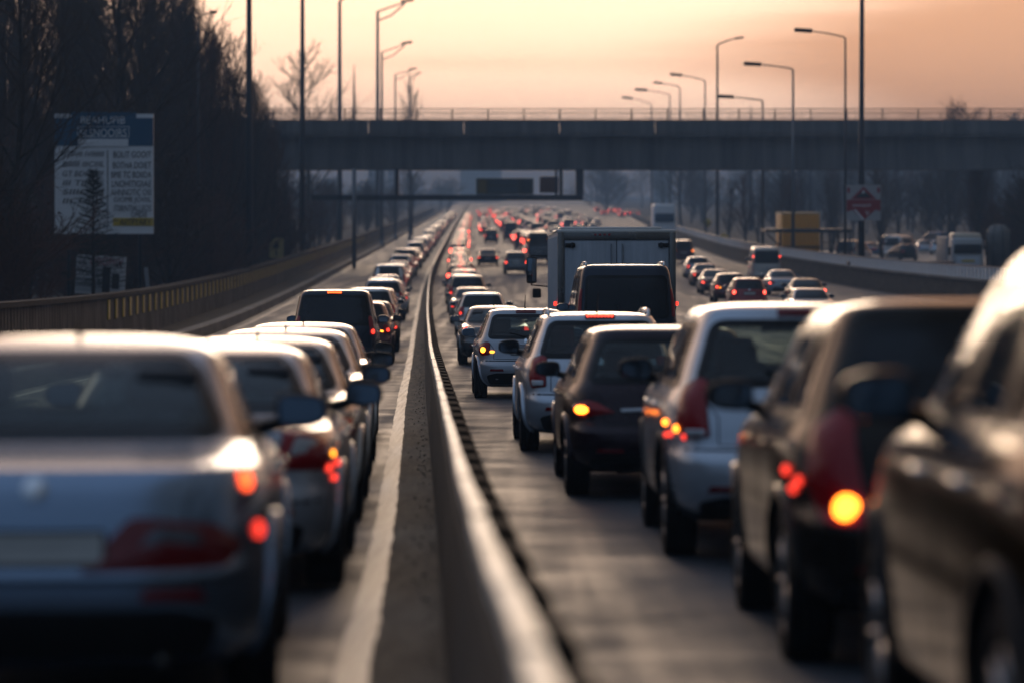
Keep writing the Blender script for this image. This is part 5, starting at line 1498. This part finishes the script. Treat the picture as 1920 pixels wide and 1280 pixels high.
# broad haze glow of the evening sky: peach round the sunset, slate blue away from it
vm = nt.nodes.new('ShaderNodeVectorMath'); vm.operation = 'NORMALIZE'; nt.links.new(tc.outputs['Generated'], vm.inputs[0])
sx = nt.nodes.new('ShaderNodeSeparateXYZ'); nt.links.new(vm.outputs[0], sx.inputs[0])
az = nt.nodes.new('ShaderNodeValToRGB'); az.color_ramp.interpolation = 'EASE'
my = nt.nodes.new('ShaderNodeMapRange'); my.inputs[1].default_value = -1; my.inputs[2].default_value = 1
nt.links.new(sx.outputs[1], my.inputs[0]); nt.links.new(my.outputs[0], az.inputs[0])
e = az.color_ramp.elements; e[0].position = .0; e[0].color = (.062, .105, .18, 1); e[1].position = 1.0; e[1].color = (2.08, 1.38, 1.0, 1)
for p, c in ((.45, (.095, .145, .23, 1)), (.80, (.36, .31, .30, 1)), (.94, (1.2, .78, .56, 1))):
    q = az.color_ramp.elements.new(p); q.color = c
mz = nt.nodes.new('ShaderNodeMapRange'); mz.interpolation_type = 'SMOOTHSTEP'; mz.inputs[1].default_value = .10; mz.inputs[2].default_value = .75; nt.links.new(sx.outputs[2], mz.inputs[0])
zen = nt.nodes.new('ShaderNodeMix'); zen.data_type = 'RGBA'; zen.inputs[7].default_value = (.21, .29, .43, 1)
nt.links.new(mz.outputs[0], zen.inputs[0]); nt.links.new(az.outputs[0], zen.inputs[6])
sc10 = nt.nodes.new('ShaderNodeMix'); sc10.data_type = 'RGBA'; sc10.blend_type = 'MULTIPLY'; sc10.inputs[0].default_value = 1
sc10.inputs[7].default_value = (GLOW, GLOW, GLOW, 1); sc10.clamp_result = False
nt.links.new(zen.outputs[2], sc10.inputs[6])
sky2 = nt.nodes.new('ShaderNodeMix'); sky2.data_type = 'RGBA'; sky2.inputs[0].default_value = .93
nt.links.new(sk.outputs[0], sky2.inputs[6]); nt.links.new(sc10.outputs[2], sky2.inputs[7])
# thin cloud bands, thicker to the right of the sunset
mp = nt.nodes.new('ShaderNodeMapping'); mp.inputs['Scale'].default_value = (2.2, 2.2, 22)
no = nt.nodes.new('ShaderNodeTexNoise'); no.inputs['Scale'].default_value = 1.5; no.inputs['Detail'].default_value = 4; no.inputs['Roughness'].default_value = .45; no.inputs['Distortion'].default_value = .4
nt.links.new(vm.outputs[0], mp.inputs[0]); nt.links.new(mp.outputs[0], no.inputs[0])
mrx = nt.nodes.new('ShaderNodeMapRange'); mrx.interpolation_type = 'SMOOTHSTEP'
mrx.inputs[1].default_value = .01; mrx.inputs[2].default_value = .20; mrx.inputs[3].default_value = -.05; mrx.inputs[4].default_value = .62
nt.links.new(sx.outputs[0], mrx.inputs[0])
ad = nt.nodes.new('ShaderNodeMath'); ad.operation = 'ADD'; nt.links.new(no.outputs[0], ad.inputs[0]); nt.links.new(mrx.outputs[0], ad.inputs[1])
cl = nt.nodes.new('ShaderNodeMapRange'); cl.interpolation_type = 'SMOOTHSTEP'; cl.inputs[1].default_value = .56; cl.inputs[2].default_value = 1.05; cl.inputs[3].default_value = 0; cl.inputs[4].default_value = .95
nt.links.new(ad.outputs[0], cl.inputs[0])
mxw = nt.nodes.new('ShaderNodeMix'); mxw.data_type = 'RGBA'; mxw.blend_type = 'MULTIPLY'
mxw.inputs[7].default_value = (.52, .40, .30, 1)
nt.links.new(sky2.outputs[2], mxw.inputs[6]); nt.links.new(cl.outputs[0], mxw.inputs[0])
nt.links.new(mxw.outputs[2], bg.inputs[0])
bg.inputs[1].default_value = .10
sd = bpy.data.lights.new('sun', 'SUN'); sd.energy = .5; sd.angle = R(16); sd.color = (1, .76, .54)
so = bpy.data.objects.new('sun', sd); C.objects.link(so); so.rotation_euler = (R(-(90-SUN_EL)), 0, R(-SUN_AZ))
# air
hm = bpy.data.materials.new('haze'); hm.use_nodes = True; hn = hm.node_tree; hn.nodes.clear()
ho = hn.nodes.new('ShaderNodeOutputMaterial'); pv = hn.nodes.new('ShaderNodeVolumePrincipled')
pv.inputs['Color'].default_value = (.48, .72, 1.0, 1); pv.inputs['Density'].default_value = .0008; pv.inputs['Anisotropy'].default_value = .0
hn.links.new(pv.outputs[0], ho.inputs['Volume'])
m = MB(); m.box((0, 2560, 8), (10400, 5300, 60)); hz = m.build('haze', hm); hz['kind'] = 'stuff'
cam = bpy.data.cameras.new('camera'); co = bpy.data.objects.new('camera', cam); C.objects.link(co)
co.location = (0, 0, ZC); co.rotation_euler = (R(90), 0, 0)
cam.lens = 105; cam.sensor_width = 36; cam.shift_y = -(640-YH)/1920
cam.clip_start = .1; cam.clip_end = 8000
cam.dof.use_dof = True; cam.dof.focus_distance = 50; cam.dof.aperture_fstop = 1.35; cam.dof.aperture_blades = 0
sc = bpy.context.scene; sc.camera = co
sc.view_settings.view_transform = 'Standard'; sc.view_settings.look = 'None'; sc.view_settings.gamma = 1; sc.view_settings.exposure = 0.25
sc.cycles.max_bounces = 8; sc.cycles.diffuse_bounces = 2; sc.cycles.glossy_bounces = 3; sc.cycles.transparent_max_bounces = 12; sc.cycles.volume_bounces = 0
sc.cycles.use_denoising = True
